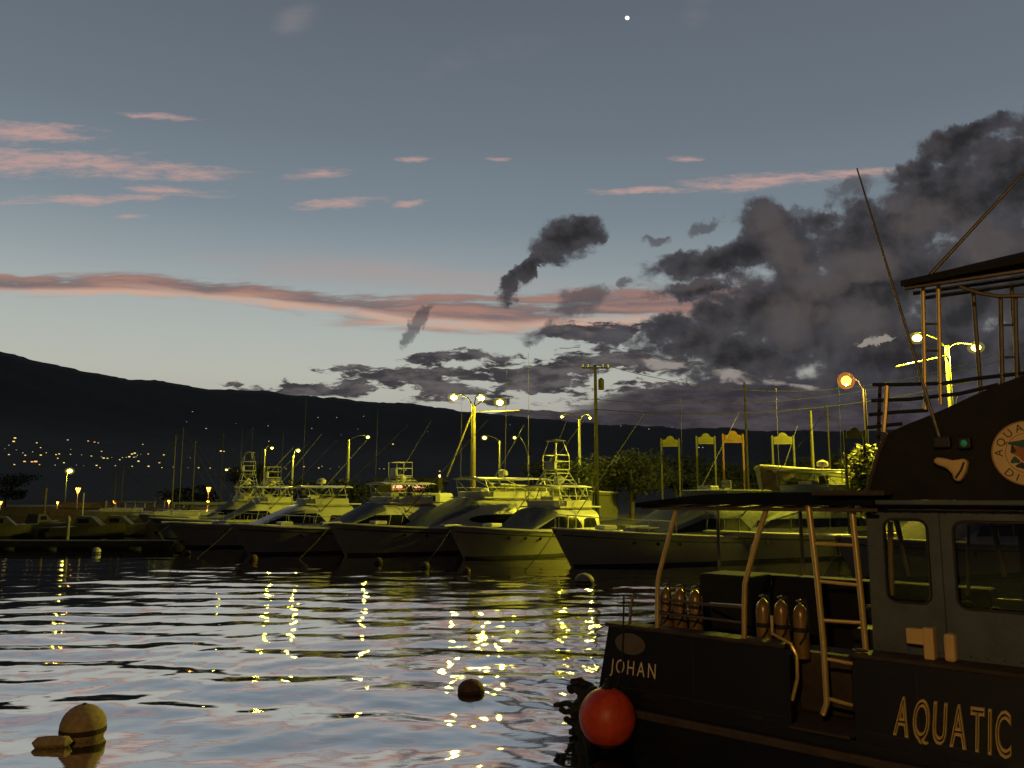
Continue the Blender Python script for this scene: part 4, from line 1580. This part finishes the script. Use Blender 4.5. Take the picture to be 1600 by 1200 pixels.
# cap rails along the gunwale and the rub rail
MB().box(-.06, u_g0 - .04, -.03, T_ + .16, GUN + .002, GUN + .045).build('cap_rail', 'deckbrown', DB, bevel=.012)
MB().box(u_g1 + .02, ULEN, -.03, .34, GUN + .002, GUN + .045).build('cap_rail', 'deckbrown', DB, bevel=.012)
MB().box(hull_u(RUB) - .03, ULEN, -.07, -.002, RUB - .05, RUB + .045).build('rub_rail', 'brownrail', DB, bevel=.02)
MB().box(.1, ULEN, T_ + .01, BEAM - T_ - .01, LEDGE + .003, LEDGE + .03).build('deck', 'deckbrown', DB)
MB().box(u_g0 + .02, u_g1 - .02, -.12, .30, LEDGE + .032, LEDGE + .06).build('boarding_step', 'deckbrown', DB)
# side box inside the gate (engine cover seen through the gate)
MB().box(u_g0 - .35, u_g1 - .25, .62, 1.15, LEDGE + .04, GUN - .12).build('engine_box', 'deckbrown', DB, bevel=.03)


MB().box(pl(1098, 920, 2.0).x, pl(1166, 920, 2.0).x + .1, 1.9, 2.6, LEDGE + .04, 1.93).build('cockpit_locker', 'blackcanvas', DB, bevel=.04)
MB().box(hull_u(GUN) + .3, u_g1 + .6, BEAM - .5, BEAM - T_ - .01, LEDGE + .04, 1.86).build('side_bench', 'blackcanvas', DB, bevel=.04)


# --- text helper
def text_mesh(body, outline=0.0, align='LEFT'):
    cu = bpy.data.curves.new('tmp', 'FONT')
    cu.body = body
    cu.resolution_u = 4
    cu.extrude = 0.0
    if outline:
        cu.fill_mode = 'NONE'
        cu.bevel_depth = outline
        cu.bevel_resolution = 1
    ob = bpy.data.objects.new('tmp', cu)
    COL.objects.link(ob)
    dgx = bpy.context.evaluated_depsgraph_get()
    ev = ob.evaluated_get(dgx)
    me = ev.to_mesh()
    vs = [v.co.copy() for v in me.vertices]
    fs = [tuple(p.vertices) for p in me.polygons]
    ev.to_mesh_clear()
    bpy.data.objects.remove(ob)
    bpy.data.curves.remove(cu)
    return vs, fs


def bounds(vs):
    xs_ = [v.x for v in vs]
    ys_ = [v.y for v in vs]
    return min(xs_), max(xs_), min(ys_), max(ys_)


def hull_letters(word, corners, w, name, m, parent, outline=0.0, gap=.14, inner=False):
    """letters laid between four photo points (top left, top right, bottom left, bottom right) on plane w"""
    tl, tr2, bl, br = [pl(*c, w) for c in corners]
    ws = []
    for ch in word:
        vs, fs = text_mesh(ch, outline)
        b = bounds(vs)
        ws.append((vs, fs, b))
    wid = [max(.18, b[1] - b[0]) if ch != 'I' else .16 for (vs, fs, b), ch in zip(ws, word)]
    tot = sum(wid) + gap * (len(word) - 1)
    x = 0
    for (vs, fs, b), wi, ch in zip(ws, wid, word):
        out = []
        cap0, cap1 = 0.0, .70
        for v in vs:
            q = (x + (v.x - b[0]) / max(1e-6, b[1] - b[0]) * wi) / tot
            yy = (v.y - cap0) / (cap1 - cap0)
            if ch == 'Q':
                yy = max(yy, -.10)
            bo = bl.lerp(br, q)
            to = tl.lerp(tr2, q)
            p = bo.lerp(to, yy)
            out.append((p.x, w - max(0.0, v.z) - .001, p.z))
        MB().add(out, fs).build(name, m, parent)
        x += wi + gap


hull_letters('AQUATIC', [(1401, 1088), (1580, 1113), (1396, 1146), (1581, 1184)], -.006, 'letter', 'gold', DB, outline=.029, gap=.15)
hull_letters('JOHAN', [(955, 1028), (1025, 1037), (953, 1049), (1024, 1061)], -.008, 'letter', 'cream', DB, gap=.26)


def oval(px, py, rx, rz, w, name, m, parent, t=.012, n=40):
    c = pl(px, py, w)
    return MB().prism([(c.x + rx * math.cos(a), c.z + rz * math.sin(a)) for a in np.linspace(0, 2 * math.pi, n + 1)[:-1]], lambda p, q, s: (p, w - s, q), 0, t).build(name, m, parent)


oval(985, 1006, .215, .125, -.001, 'oval_badge', 'ovalg', DB)

# --- aft canopy at eye level, cambered
u0c = pl(1022, 775, .3).x
u1c = pl(1352, 780, .1).x + .15
rf = []
for uu in np.linspace(u0c, u1c, 9):
    row = []
    for k in range(13):
        q = k / 12
        w_ = -.12 + (BEAM + .24) * q
        z = 2.962 + .085 * (1 - (2 * q - 1) ** 2)
        drop = .05 * max(0, 1 - (uu - u0c) / .5)
        row.append((uu, w_, z - drop))
    low = [(p[0], p[1], p[2] - .055) for p in row[::-1]]
    rf.append(row + low)
MB().loft(rf).build('canopy', 'roofblue', DB, True)
fr = MB()
for w_ in (.0, BEAM):
    fr.tube([(u0c + .02, w_, 2.855), (u1c, w_, 2.86)], .020, 8)
k = u0c + .12
while k < u1c:
    fr.tube([(k, 0, 2.86), (k, BEAM * .25, 2.90), (k, BEAM * .5, 2.935), (k, BEAM * .75, 2.90), (k, BEAM, 2.86)], .02, 6)
    k += .42
fr.build('canopy_frame', 'dkgold', DB, True)


def post(pts, w, r, m='goldpipe', name='post', w2=None):
    P = [pl(x, y, w) for x, y in pts]
    return MB().tube(P, r, 10).build(name, m, DB, True)


post([(1057, 797), (1043, 848), (1031, 893), (1028, 908), (1027, 940), (1027, 982)], .06, .028)
post([(1197, 797), (1181, 848), (1168, 897), (1164, 912), (1163, 950), (1163, 998)], .06, .030)
for px_ in (1121, 1250):
    P = pl(px_, 792, BEAM - .06)
    MB().tube([(P.x, BEAM - .06, 2.86), (P.x, BEAM - .06, GUN - .1)], .028, 8).build('post', 'dkgold', DB, True)
# boarding ladder: two rails and rungs
la = [pl(1263, 787, -.02), pl(1277, 905, -.02), pl(1287, 1010, -.02), pl(1292, 1098, -.02), pl(1286, 1116, -.02)]
lb = [pl(1330, 785, .12), pl(1338, 860, .12), pl(1347, 950, .12), pl(1353, 1016, .12)]
MB().tube(la, .032, 10).build('ladder_rail', 'goldpipe', DB, True)
MB().tube(lb, .032, 10).build('ladder_rail', 'goldpipe', DB, True)
for (ya, yb, xa, xb) in ((849, 852, 1271, 1333), (908, 914, 1278, 1340), (969, 973, 1283, 1345), (1029, 1037, 1289, 1332), (1091, 1102, 1293, 1332)):
    A, B_ = pl(xa, ya, -.02), pl(xb, yb, .10)
    MB().tube([A, B_], .020, 8).build('rung', 'goldpipe', DB, True)
# side rails above the bulwark
rl = MB()
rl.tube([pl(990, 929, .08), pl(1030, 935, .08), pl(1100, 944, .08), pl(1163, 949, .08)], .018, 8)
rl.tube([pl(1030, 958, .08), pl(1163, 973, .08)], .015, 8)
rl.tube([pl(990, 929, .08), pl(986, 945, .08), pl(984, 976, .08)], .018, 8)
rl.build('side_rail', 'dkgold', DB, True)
rl = MB()
rl.tube([pl(1163, 947, .3), pl(1110, 943, 1.4)], .018, 8)
rl.build('cross_rail', 'dkgold', DB, True)
# curved boarding handle in the gate
MB().tube([pl(1206, 962, .05), pl(1207, 990, .05), pl(1236, 1006, .02), pl(1245, 1025, .02), pl(1246, 1060, .02), pl(1238, 1094, .02)], .02, 8).build('grab_handle', 'goldpipe', DB, True)

# cabin wall with two window openings: built as strips round the openings
WC = .30
cw_z0 = GUN + .047
uL = pl(1352, 785, WC).x
z_top = 2.96
w1 = (pl(1380, 812, WC), pl(1456, 943, WC))
w2 = (pl(1488, 812, WC), pl(1640, 965, WC))
zt_ = max(w1[0].z, 2.80)


def rounded(x0, x1, z0_, z1_, r, n=6):
    P = []
    for (cx, cz, a0) in ((x1 - r, z1_ - r, 0), (x0 + r, z1_ - r, 90), (x0 + r, z0_ + r, 180), (x1 - r, z0_ + r, 270)):
        for k in range(n + 1):
            a = math.radians(a0 + 90 * k / n)
            P.append((cx + r * math.cos(a), cz + r * math.sin(a)))
    return P


wins = [(w1[0].x, w1[1].x, pl(1418, 941, WC).z, pl(1418, 812, WC).z), (w2[0].x, w2[0].x + 1.55, pl(1560, 955, WC).z, pl(1540, 816, WC).z)]


def wall_with_holes(u0_, u1_, z0_, z1_, holes, wa, wb):
    """wall in columns; each hole is a rounded rectangle"""
    mb = MB()
    cuts = [u0_]
    for h in holes:
        cuts += [h[0], h[1]]
    cuts.append(u1_)
    for i in range(0, len(cuts), 2):
        mb.box(cuts[i], cuts[i + 1], wa, wb, z0_, z1_)
    for (a, b, c, d) in holes:
        R = rounded(a, b, c, d, .09)
        # ring between the rounded hole and its bounding column
        n = len(R)
        for k in range(n):
            p, q = R[k], R[(k + 1) % n]
            mid = ((p[0] + q[0]) / 2, (p[1] + q[1]) / 2)

            def outp(pt):
                if pt[1] > (c + d) / 2:
                    return (pt[0], z1_)
                return (pt[0], z0_)
            if (p[1] - (c + d) / 2) * (q[1] - (c + d) / 2) < 0:
                vs = [(p[0], wa, p[1]), (q[0], wa, q[1]), (q[0], wb, q[1]), (p[0], wb, p[1])]
                mb.add(vs, [(0, 1, 2, 3)])
                continue
            po, qo = outp(p), outp(q)
            vs = [(p[0], wa, p[1]), (q[0], wa, q[1]), (qo[0], wa, qo[1]), (po[0], wa, po[1]), (p[0], wb, p[1]), (q[0], wb, q[1]), (qo[0], wb, qo[1]), (po[0], wb, po[1])]
            mb.add(vs, [(0, 1, 2, 3), (7, 6, 5, 4), (0, 1, 5, 4)])
    return mb


wall_with_holes(uL, ULEN, cw_z0, z_top, wins, WC, WC + .06).build('cabin_wall', 'greywall', DB)
wall_far = wall_with_holes(uL, ULEN, cw_z0, z_top, [(wins[0][0] - .1, wins[0][1] + .35, 1.75, 2.80), (wins[1][0] - .0, wins[1][1] + .3, 1.75, 2.80)], BEAM - .40, BEAM - .34)
wall_far.build('cabin_wall', 'greywall', DB)
for h in wins:
    R = rounded(*h[:2], *h[2:], .09)
    fm = MB()
    n = len(R)
    cxh, czh = (h[0] + h[1]) / 2, (h[2] + h[3]) / 2
    fm.tube([(x, WC - .006, z) for x, z in R] + [(R[0][0], WC - .006, R[0][1])], .014, 6, cap=False)
    wf_ = fm.build('window_frame', 'blackish', DB, True)
    MB().prism(R, lambda p, q, s: (p, s, q), WC + .025, WC + .031).build('pane', 'cglass', wf_)
hr_ = MB()
hr_.tube([(uL + .25, WC - .07, 2.87), (ULEN, WC - .07, 2.87)], .014, 8)
k = uL + .3
while k < ULEN:
    hr_.tube([(k, WC - .002, 2.87), (k, WC - .07, 2.87)], .010, 6)
    k += .8
hr_.build('handrail', 'dkgold', DB, True)
for uu in (wins[0][1] + (wins[1][0] - wins[0][1]) / 2,):
    MB().box(uu - .005, uu + .005, WC - .004, WC - .0005, cw_z0 + .01, z_top - .06).build('wall_seam', 'gear2', DB)
rv = MB()
for zz in (cw_z0 + .04, z_top - .13):
    k = uL + .06
    while k < ULEN:
        rv.ball((k, WC - .001, zz), .009, .005, .009, 6, 4)
        k += .14
o_ = rv.build('rivets', 'gear2', DB)
o_['kind'] = 'stuff'
# interior: centre-line posts, console, hanging gear
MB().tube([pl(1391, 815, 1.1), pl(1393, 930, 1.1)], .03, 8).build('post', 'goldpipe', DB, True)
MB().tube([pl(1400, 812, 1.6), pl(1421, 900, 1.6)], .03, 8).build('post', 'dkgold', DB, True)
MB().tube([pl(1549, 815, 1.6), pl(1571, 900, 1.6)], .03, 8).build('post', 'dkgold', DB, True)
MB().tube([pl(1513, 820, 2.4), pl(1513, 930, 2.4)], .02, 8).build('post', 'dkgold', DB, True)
# side deck ledge and the lit bitt in front of the cabin
a, b = pl(1447, 1033, .16), pl(1460, 981, .16)
c2_, d2_ = pl(1478, 1034, .16), pl(1488, 990, .16)
bt = MB()
bt.box(a.x, b.x, .10, .22, GUN + .046, b.z)
bt.box(a.x - .16, a.x - .002, .12, .20, b.z - .17, b.z - .02)
bt.build('mooring_bitt', 'horn', DB, bevel=.012)
MB().box(c2_.x, d2_.x + .03, .10, .22, GUN + .046, d2_.z).build('mooring_bitt', 'horn', DB, bevel=.03)
cl = pl(1340, 1018, .05)
M['brass'] = mat('glint_brass', (.9, .55, .2), .15, metal=1.0, var=.1)
MB().ball((cl.x + .03, .04, GUN + .07), .075, .03, .022, 12, 6).build('cleat', 'brass', DB, True)  # polished knob added to give the glint on the gunwale
ap = pl(1345, 1075, -.003)

# black side panel of the upper deck with its curved front edge
WP = .22
out = [pl(*q, WP) for q in ((1352, 781), (1362, 745), (1374, 705), (1387, 677), (1412, 665), (1445, 652), (1480, 637), (1520, 618), (1560, 601), (1600, 586), (1680, 560))]
poly = [(p.x, p.z) for p in out] + [(ULEN, out[-1].z), (ULEN, 2.965)]
poly[0] = (poly[0][0], 2.965)
MB().prism(poly, lambda p, q, s: (p, s, q), WP, WP + .05).build('upper_deck_panel', 'blackcanvas', DB)
MB().prism(poly, lambda p, q, s: (p, s, q), BEAM - .35, BEAM - .30).build('upper_deck_panel', 'blackcanvas', DB)
MB().tube([(p.x, WP - .012, p.z) for p in out[:4]], .022, 8).build('panel_trim', 'brownrail', DB, True)
MB().box(u1c - .1, ULEN, -.06, WP + .1, 2.915, 2.962).build('roof_edge', 'greywall', DB, bevel=.01)
MB().box(u1c + .05, ULEN, WP + .1, BEAM - .2, 2.90, 2.962).build('roof', 'roofblue', DB)
# stack of deck edge under the panel's left end
MB().box(pl(1285, 778, .2).x, u1c + .1, -.1, 1.2, 3.002, 3.055).build('locker_lid', 'brownrail', DB, bevel=.015)

# round logo
LC = pl(1607, 708, WP)
LR = abs(pl(1607, 658, WP).z - LC.z) * 1.02
lg = MB().prism([(LC.x + LR * math.cos(a), LC.z + LR * math.sin(a)) for a in np.linspace(0, 2 * math.pi, 49)[:-1]], lambda p, q, s: (p, s, q), WP - .012, WP - .002).build('round_badge', 'logo_cream', DB)


def arc_text(word, a0, a1, rad, size, flip):
    mb = MB()
    for i, ch in enumerate(word):
        if ch == ' ':
            continue
        vs, fs = text_mesh(ch)
        b = bounds(vs)
        a = math.radians(a0 + (a1 - a0) * i / max(1, len(word) - 1))
        cx, cz = LC.x + rad * math.cos(a), LC.z + rad * math.sin(a)
        rot = a - math.pi / 2 if not flip else a + math.pi / 2
        out_ = []
        for v in vs:
            x = (v.x - (b[0] + b[1]) / 2) * size
            y = (v.y - .35) * size
            out_.append((cx + x * math.cos(rot) - y * math.sin(rot), WP - .0145, cz + x * math.sin(rot) + y * math.cos(rot)))
        mb.add(out_, fs)
    mb.build('badge_lettering', 'logo_ink', lg)


arc_text('AQUATIC', 178, 30, LR * .80, LR * .34, False)
arc_text('DIVERS', 228, 318, LR * .80, LR * .34, True)
# emblem: a plain sea scene of coral and fish shapes
rg = MB()
N_ = 48
for ra, rb in ((LR * .965, LR * .99), (LR * .60, LR * .62)):
    ring_o = [(LC.x + rb * math.cos(a), WP - .014, LC.z + rb * math.sin(a)) for a in np.linspace(0, 2 * math.pi, N_ + 1)[:-1]]
    ring_i = [(LC.x + ra * math.cos(a), WP - .014, LC.z + ra * math.sin(a)) for a in np.linspace(0, 2 * math.pi, N_ + 1)[:-1]]
    rg.add(ring_o + ring_i, [(k, (k + 1) % N_, N_ + (k + 1) % N_, N_ + k) for k in range(N_)])
rg.build('badge_rim', 'logo_orange', lg)
rnd = random.Random(4)


def blob(cx, cz, rx, rz, m, off, name):
    pts = []
    for k in range(16):
        a = 2 * math.pi * k / 16
        f = 1 + .25 * math.sin(3 * a + cx * 9) + rnd.uniform(-.1, .1)
        pts.append((LC.x + LR * (cx + rx * f * math.cos(a)), WP - .0135 - off, LC.z + LR * (cz + rz * f * math.sin(a))))
    MB().add(pts, [tuple(range(16))]).build(name, m, lg)


blob(-.05, .0, .34, .26, 'logo_orange', 0, 'emblem')
blob(-.15, .30, .30, .12, 'logo_teal', .0006, 'emblem')
blob(-.36, -.22, .12, .10, 'logo_teal', .0006, 'emblem')
blob(-.22, -.38, .12, .09, 'logo_ink', .0012, 'emblem')
blob(-.02, -.42, .12, .09, 'logo_teal', .0006, 'emblem')
blob(.24, -.3, .14, .12, 'logo_ink', .0006, 'emblem')
blob(-.40, .12, .07, .13, 'logo_ink', .0012, 'emblem')

# horn loudspeaker, green navigation light, antenna with its base
P = [pl(*q, WP - .10) for q in ((1463, 714), (1476, 716), (1488, 719), (1497, 718), (1506, 716), (1513, 721), (1510, 737), (1501, 753), (1491, 751), (1488, 741), (1480, 732), (1468, 728), (1458, 722))]
hp = [(p.x, p.z) for p in P]
hn = MB().prism(hp, lambda p, q, s: (p, s, q), WP - .13, WP - .03).build('signal_horn', 'horn', DB, bevel=.03)
q1, q2 = pl(1506, 722, WP - .14), pl(1493, 747, WP - .14)
MB().tube([(q1.x, WP - .136, q1.z), ((q1.x + q2.x) / 2 + .01, WP - .136, (q1.z + q2.z) / 2), (q2.x, WP - .136, q2.z)], .010, 6).build('strap', 'brownrail', hn)
g = pl(1507, 693, WP - .06)
M['green'] = emat('green_light', (.02, .30, .10), .10)
MB().box(g.x - .05, g.x + .06, WP - .10, WP - .002, g.z - .05, g.z + .06).build('light_housing', 'blackish', DB, bevel=.015)
MB().ball((g.x + .005, WP - .105, g.z), .03, .012, .035, 12, 6).build('navigation_light', 'green', DB, True)
A0, A1 = pl(1468, 684, WP - .05), pl(1339, 263, WP - .05)
MB().tube([A0, A0.lerp(A1, .5), A1], [.017, .014, .008], 8).build('antenna', 'dkgold', DB, True)
MB().box(A0.x - .05, A0.x + .10, WP - .09, WP - .002, A0.z - .10, A0.z + .01).build('antenna_mount', 'blackish', DB, bevel=.015)

# upper-deck rails, posts and sun roof
UP = .55
UW = (UP, BEAM - .55)


def bar(pts, w, r, name='upper_rail', m='dkgold'):
    return MB().tube([pl(x, y, w) for x, y in pts], r, 8).build(name, m, DB, True)


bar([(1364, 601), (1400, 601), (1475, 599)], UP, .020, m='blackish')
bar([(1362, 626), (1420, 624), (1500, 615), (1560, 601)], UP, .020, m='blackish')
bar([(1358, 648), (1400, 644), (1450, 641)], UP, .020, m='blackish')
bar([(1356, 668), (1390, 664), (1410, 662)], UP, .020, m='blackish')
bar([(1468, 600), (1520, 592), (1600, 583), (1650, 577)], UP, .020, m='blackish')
bar([(1386, 603), (1384, 640), (1381, 675)], UP, .028, 'upper_post', 'goldpipe')
bar([(1375, 604), (1373, 660), (1372, 700)], UP + .5, .02, 'upper_post', 'brownrail')
for (x0_, x1_, yb_) in ((1442, 1446, 640), (1466, 1470, 632)):
    bar([(x0_, 446), (x1_, yb_)], UP, .022, 'upper_post', 'goldpipe')
for (x0_, x1_) in ((1563, 1566), (1586, 1589)):
    bar([(x0_, 462), (x1_, 600)], UP, .022, 'upper_post', 'dkgold')
for (ya, x0_, x1_) in ((506, 1443, 1468), (548, 1444, 1469), (508, 1564, 1587), (558, 1565, 1588)):
    bar([(x0_, ya), (x1_, ya)], UP, .012, 'upper_brace')
# sun roof: thin lens-shaped board, raised at the right
tp = [(1405, 438), (1440, 427), (1500, 419), (1560, 410), (1600, 404), (1680, 392)]
bt_ = [(1680, 462), (1600, 462), (1555, 463), (1525, 455), (1498, 447), (1470, 444), (1405, 443)]
TP = [pl(*q, .35) for q in tp]
BT = [pl(*q, .35) for q in bt_]
# flat awning: near edge at w=.35, far edge inboard; camber from the photo's upper edge
rf = []
zmid = pl(1405, 441, .35).z
uA = pl(1407, 441, .35).x
for k in range(9):
    q = k / 8
    uu = uA + (ULEN - uA) * q
    row = []
    for j in range(9):
        t = j / 8
        w_ = .35 + (.14 + .72 * min(1, q * 1.8)) * t
        row.append((uu, w_, zmid + .015 + .10 * math.sin(math.pi * t) * min(1, q * 4) + .05 * min(1, q * 5)))
    low = [(p[0], p[1], p[2] - .045 - .02 * (j in (0, 8))) for j, p in list(enumerate(row))[::-1]]
    rf.append(row + low)
MB().loft(rf).build('sun_roof', 'blackcanvas', DB, True)
sr = MB()
for w_ in (.42, .7, 1.0):
    sr.tube([(uA + .02, w_, zmid - .06), (uA + 1.4, w_, zmid - .07), (ULEN, w_, zmid - .05)], .022, 6)
sr.tube([pl(1500, 448, .5), pl(1530, 458, .5), pl(1560, 463, .5), pl(1600, 462, .5)], .02, 6)
sr.build('sun_roof_frame', 'dkgold', DB, True)
for (x0_, w_) in ((1520, 1.0), (1580, 1.0)):
    P1 = pl(x0_, 450, w_)
    MB().tube([(P1.x, w_, zmid - .04), (P1.x, w_, 3.0)], .022, 8).build('upper_post', 'dkgold', DB, True)
r0_, r1_ = pl(1447, 436, .4), pl(1602, 268, .4)
MB().tube([r0_, r0_.lerp(r1_, .5), r0_.lerp(r1_, 1.3)], [.022, .018, .012], 8).build('flag_pole', 'dkgold', DB, True)
# fender line hanging down the side
MB().tube([pl(975, 930, -.03), pl(974, 985, -.05), pl(972, 1040, -.02), pl(962, 1082, -.15)], .012, 6).build('fender_line', 'blackish', DB)

# diving cylinders on the bench
MB().box(pl(1010, 960, .5).x, pl(1240, 960, .5).x, .32, .62, LEDGE + .04, 1.22).build('tank_rack', 'deckbrown', DB, bevel=.02)


def cyl_tank(label, px, py, w, r=.085, z0=1.225, group='diving cylinders on the aft bench'):
    t = pl(px, py, w)
    P = OG + ud * t.x + wd * w
    root = thing('diving_cylinder', label, 'diving cylinder', (P.x, P.y, z0), yaw_, group)
    h = max(.45, t.z - z0)
    prof = [(r * .6, 0), (r * .97, .02), (r, .05), (r, h - .14), (r * .93, h - .09), (r * .72, h - .045), (r * .42, h - .015), (r * .2, h)]
    MB().lathe(prof, n=20).build('body', 'tankmat', root, True)
    MB().lathe([(r * .2, h + .002), (r * .2, h + .05), (r * .1, h + .055)], n=10).build('valve', 'pipe', root, True)
    MB().tube([(0, -r * .3, h + .03), (r * 1.2, -r * .9, h + .06), (r * 1.5, -r * 1.1, h - .12), (r * .9, -r * 1.12, h - .34), (r * .2, -r * 1.1, h - .42)], .011, 6).build('hose', 'gear', root, True)
    MB().lathe([(r * 1.01, h * .50), (r * 1.03, h * .50 + .005), (r * 1.03, h * .50 + .045), (r * 1.01, h * .50 + .05)], n=20).build('strap', 'gear', root, True)
    MB().tube([(-r * .5, 0, h + .032), (r * .6, 0, h + .032)], r * .14, 8).build('valve_knob', 'pipe', root, True)
    return root


cyl_tank('leftmost diving cylinder behind the first canopy post', 1040, 918, .45)
cyl_tank('diving cylinder second from the left on the aft bench', 1062, 920, .45)
cyl_tank('diving cylinder third from the left, left of the second canopy post', 1086, 922, .45)
cyl_tank('diving cylinder just right of the second canopy post', 1192, 936, .45)
cyl_tank('diving cylinder in the middle between second post and ladder', 1220, 938, .45)
cyl_tank('rightmost diving cylinder, next to the boarding ladder', 1250, 944, .45)


# heap of dive gear inside the cabin, seen through the panes
def gear(label, px, py, w, s, seed):
    rnd = random.Random(seed)
    c = pl(px, py, w)
    P = OG + ud * c.x + wd * w
    root = thing('gear_pile', label, 'dive gear', (P.x, P.y, LEDGE + .03), yaw_, 'dark gear piled in the cabin')
    hz__ = c.z - LEDGE
    MB().box(-.55 * s, .55 * s, -.25, .25, 0, hz__ * .62).build('bench', 'gear', root, bevel=.03)
    mb = MB()
    for k in range(16):
        x = rnd.uniform(-.5, .5) * s
        mb.ball((x, rnd.uniform(-.15, .15), hz__ * .66 + rnd.uniform(0, .22) * (1 - abs(x / s))), rnd.uniform(.07, .16), rnd.uniform(.07, .14), rnd.uniform(.06, .14), 10, 7)
    o = mb.build('bags', 'gear', root, True)
    o['kind'] = 'stuff'


gear('heap of dark dive gear behind the first cabin window', 1425, 915, 1.5, 1.1, 1)
gear('heap of dark dive gear behind the second cabin window', 1545, 920, 1.5, 1.7, 2)

# orange ball fender against the side, and a shaggy bundle of old rope at the stern
c = pl(949, 1121, -.36)
P = OG + ud * c.x + wd * (-.36)
r = thing('ball_fender', 'round orange ball fender hanging by the stern of the dive boat', 'fender', (P.x, P.y, c.z), yaw_)
RB = 41.0 / F * (P - Vector((0, 0, EYE))).length * .985
MB().ball((0, 0, 0), RB, RB, RB * 1.02, 32, 20).build('ball', 'orange', r, True)
MB().lathe([(RB * .24, RB * .96), (RB * .15, RB * 1.08), (RB * .09, RB * 1.16), (RB * .03, RB * 1.17)], n=14).build('neck', 'blackish', r, True)

MB().tube([(0, 0, RB * 1.12), (.03, 0, RB * 1.22), (0, 0, RB * 1.30), (-.03, 0, RB * 1.22), (0, 0, RB * 1.12)], .012, 6).build('rope_eye', 'gear2', r, True)
MB().lathe([(RB * .50, -RB * .885), (RB * .66, -RB * .775), (RB * .68, -RB * .76), (RB * .52, -RB * .875)], n=28).build('scum_line', 'weed', r, True)
rnd = random.Random(12)
cb = pl(912, 1150, -.05)
P = OG + ud * cb.x + wd * .15
P.z = 0
rb = thing('rope_bundle', 'shaggy black bundle of old rope hanging at the stern of the dive boat', 'rope', P, yaw_)


def rp(px, py, w=.0):
    q = pl(px, py, w)
    return Vector((q.x - cb.x, w - .15, q.z))


strands = [
    ([(938, 1088), (920, 1070), (905, 1064), (893, 1068)], .05), ([(935, 1100), (915, 1082), (900, 1076), (890, 1079)], .055), ([(930, 1115), (905, 1105), (885, 1100), (866, 1102)], .040),
    ([(928, 1125), (905, 1115), (885, 1112), (874, 1108)], .035), ([(930, 1135), (908, 1132), (893, 1128), (882, 1122)], .045), ([(935, 1140), (915, 1142), (900, 1145), (892, 1140)], .05),
    ([(940, 1090), (915, 1100), (912, 1130), (918, 1165), (905, 1200)], .10), ([(945, 1100), (930, 1125), (925, 1160), (920, 1215)], .13), ([(950, 1150), (930, 1175), (908, 1185), (888, 1188), (880, 1200)], .09),
    ([(925, 1160), (905, 1172), (893, 1184), (884, 1192)], .07), ([(930, 1080), (912, 1088), (903, 1100), (900, 1120), (904, 1150)], .07)]
for pts, rad in strands:
    P3 = [rp(x, y, rnd.uniform(-.06, .08)) for x, y in pts]
    # smooth
    fine = []
    for k in range(len(P3) - 1):
        for j in range(4):
            fine.append(P3[k].lerp(P3[k + 1], j / 4) + Vector((rnd.uniform(-.012, .012), rnd.uniform(-.02, .02), rnd.uniform(-.012, .012))))
    fine.append(P3[-1])
    rr2 = [rad * (1 + rnd.uniform(-.18, .18)) for _ in fine]
    rr2[-1] *= .5
    MB().tube(fine, rr2, 10).build('strand', 'gear', rb, True)
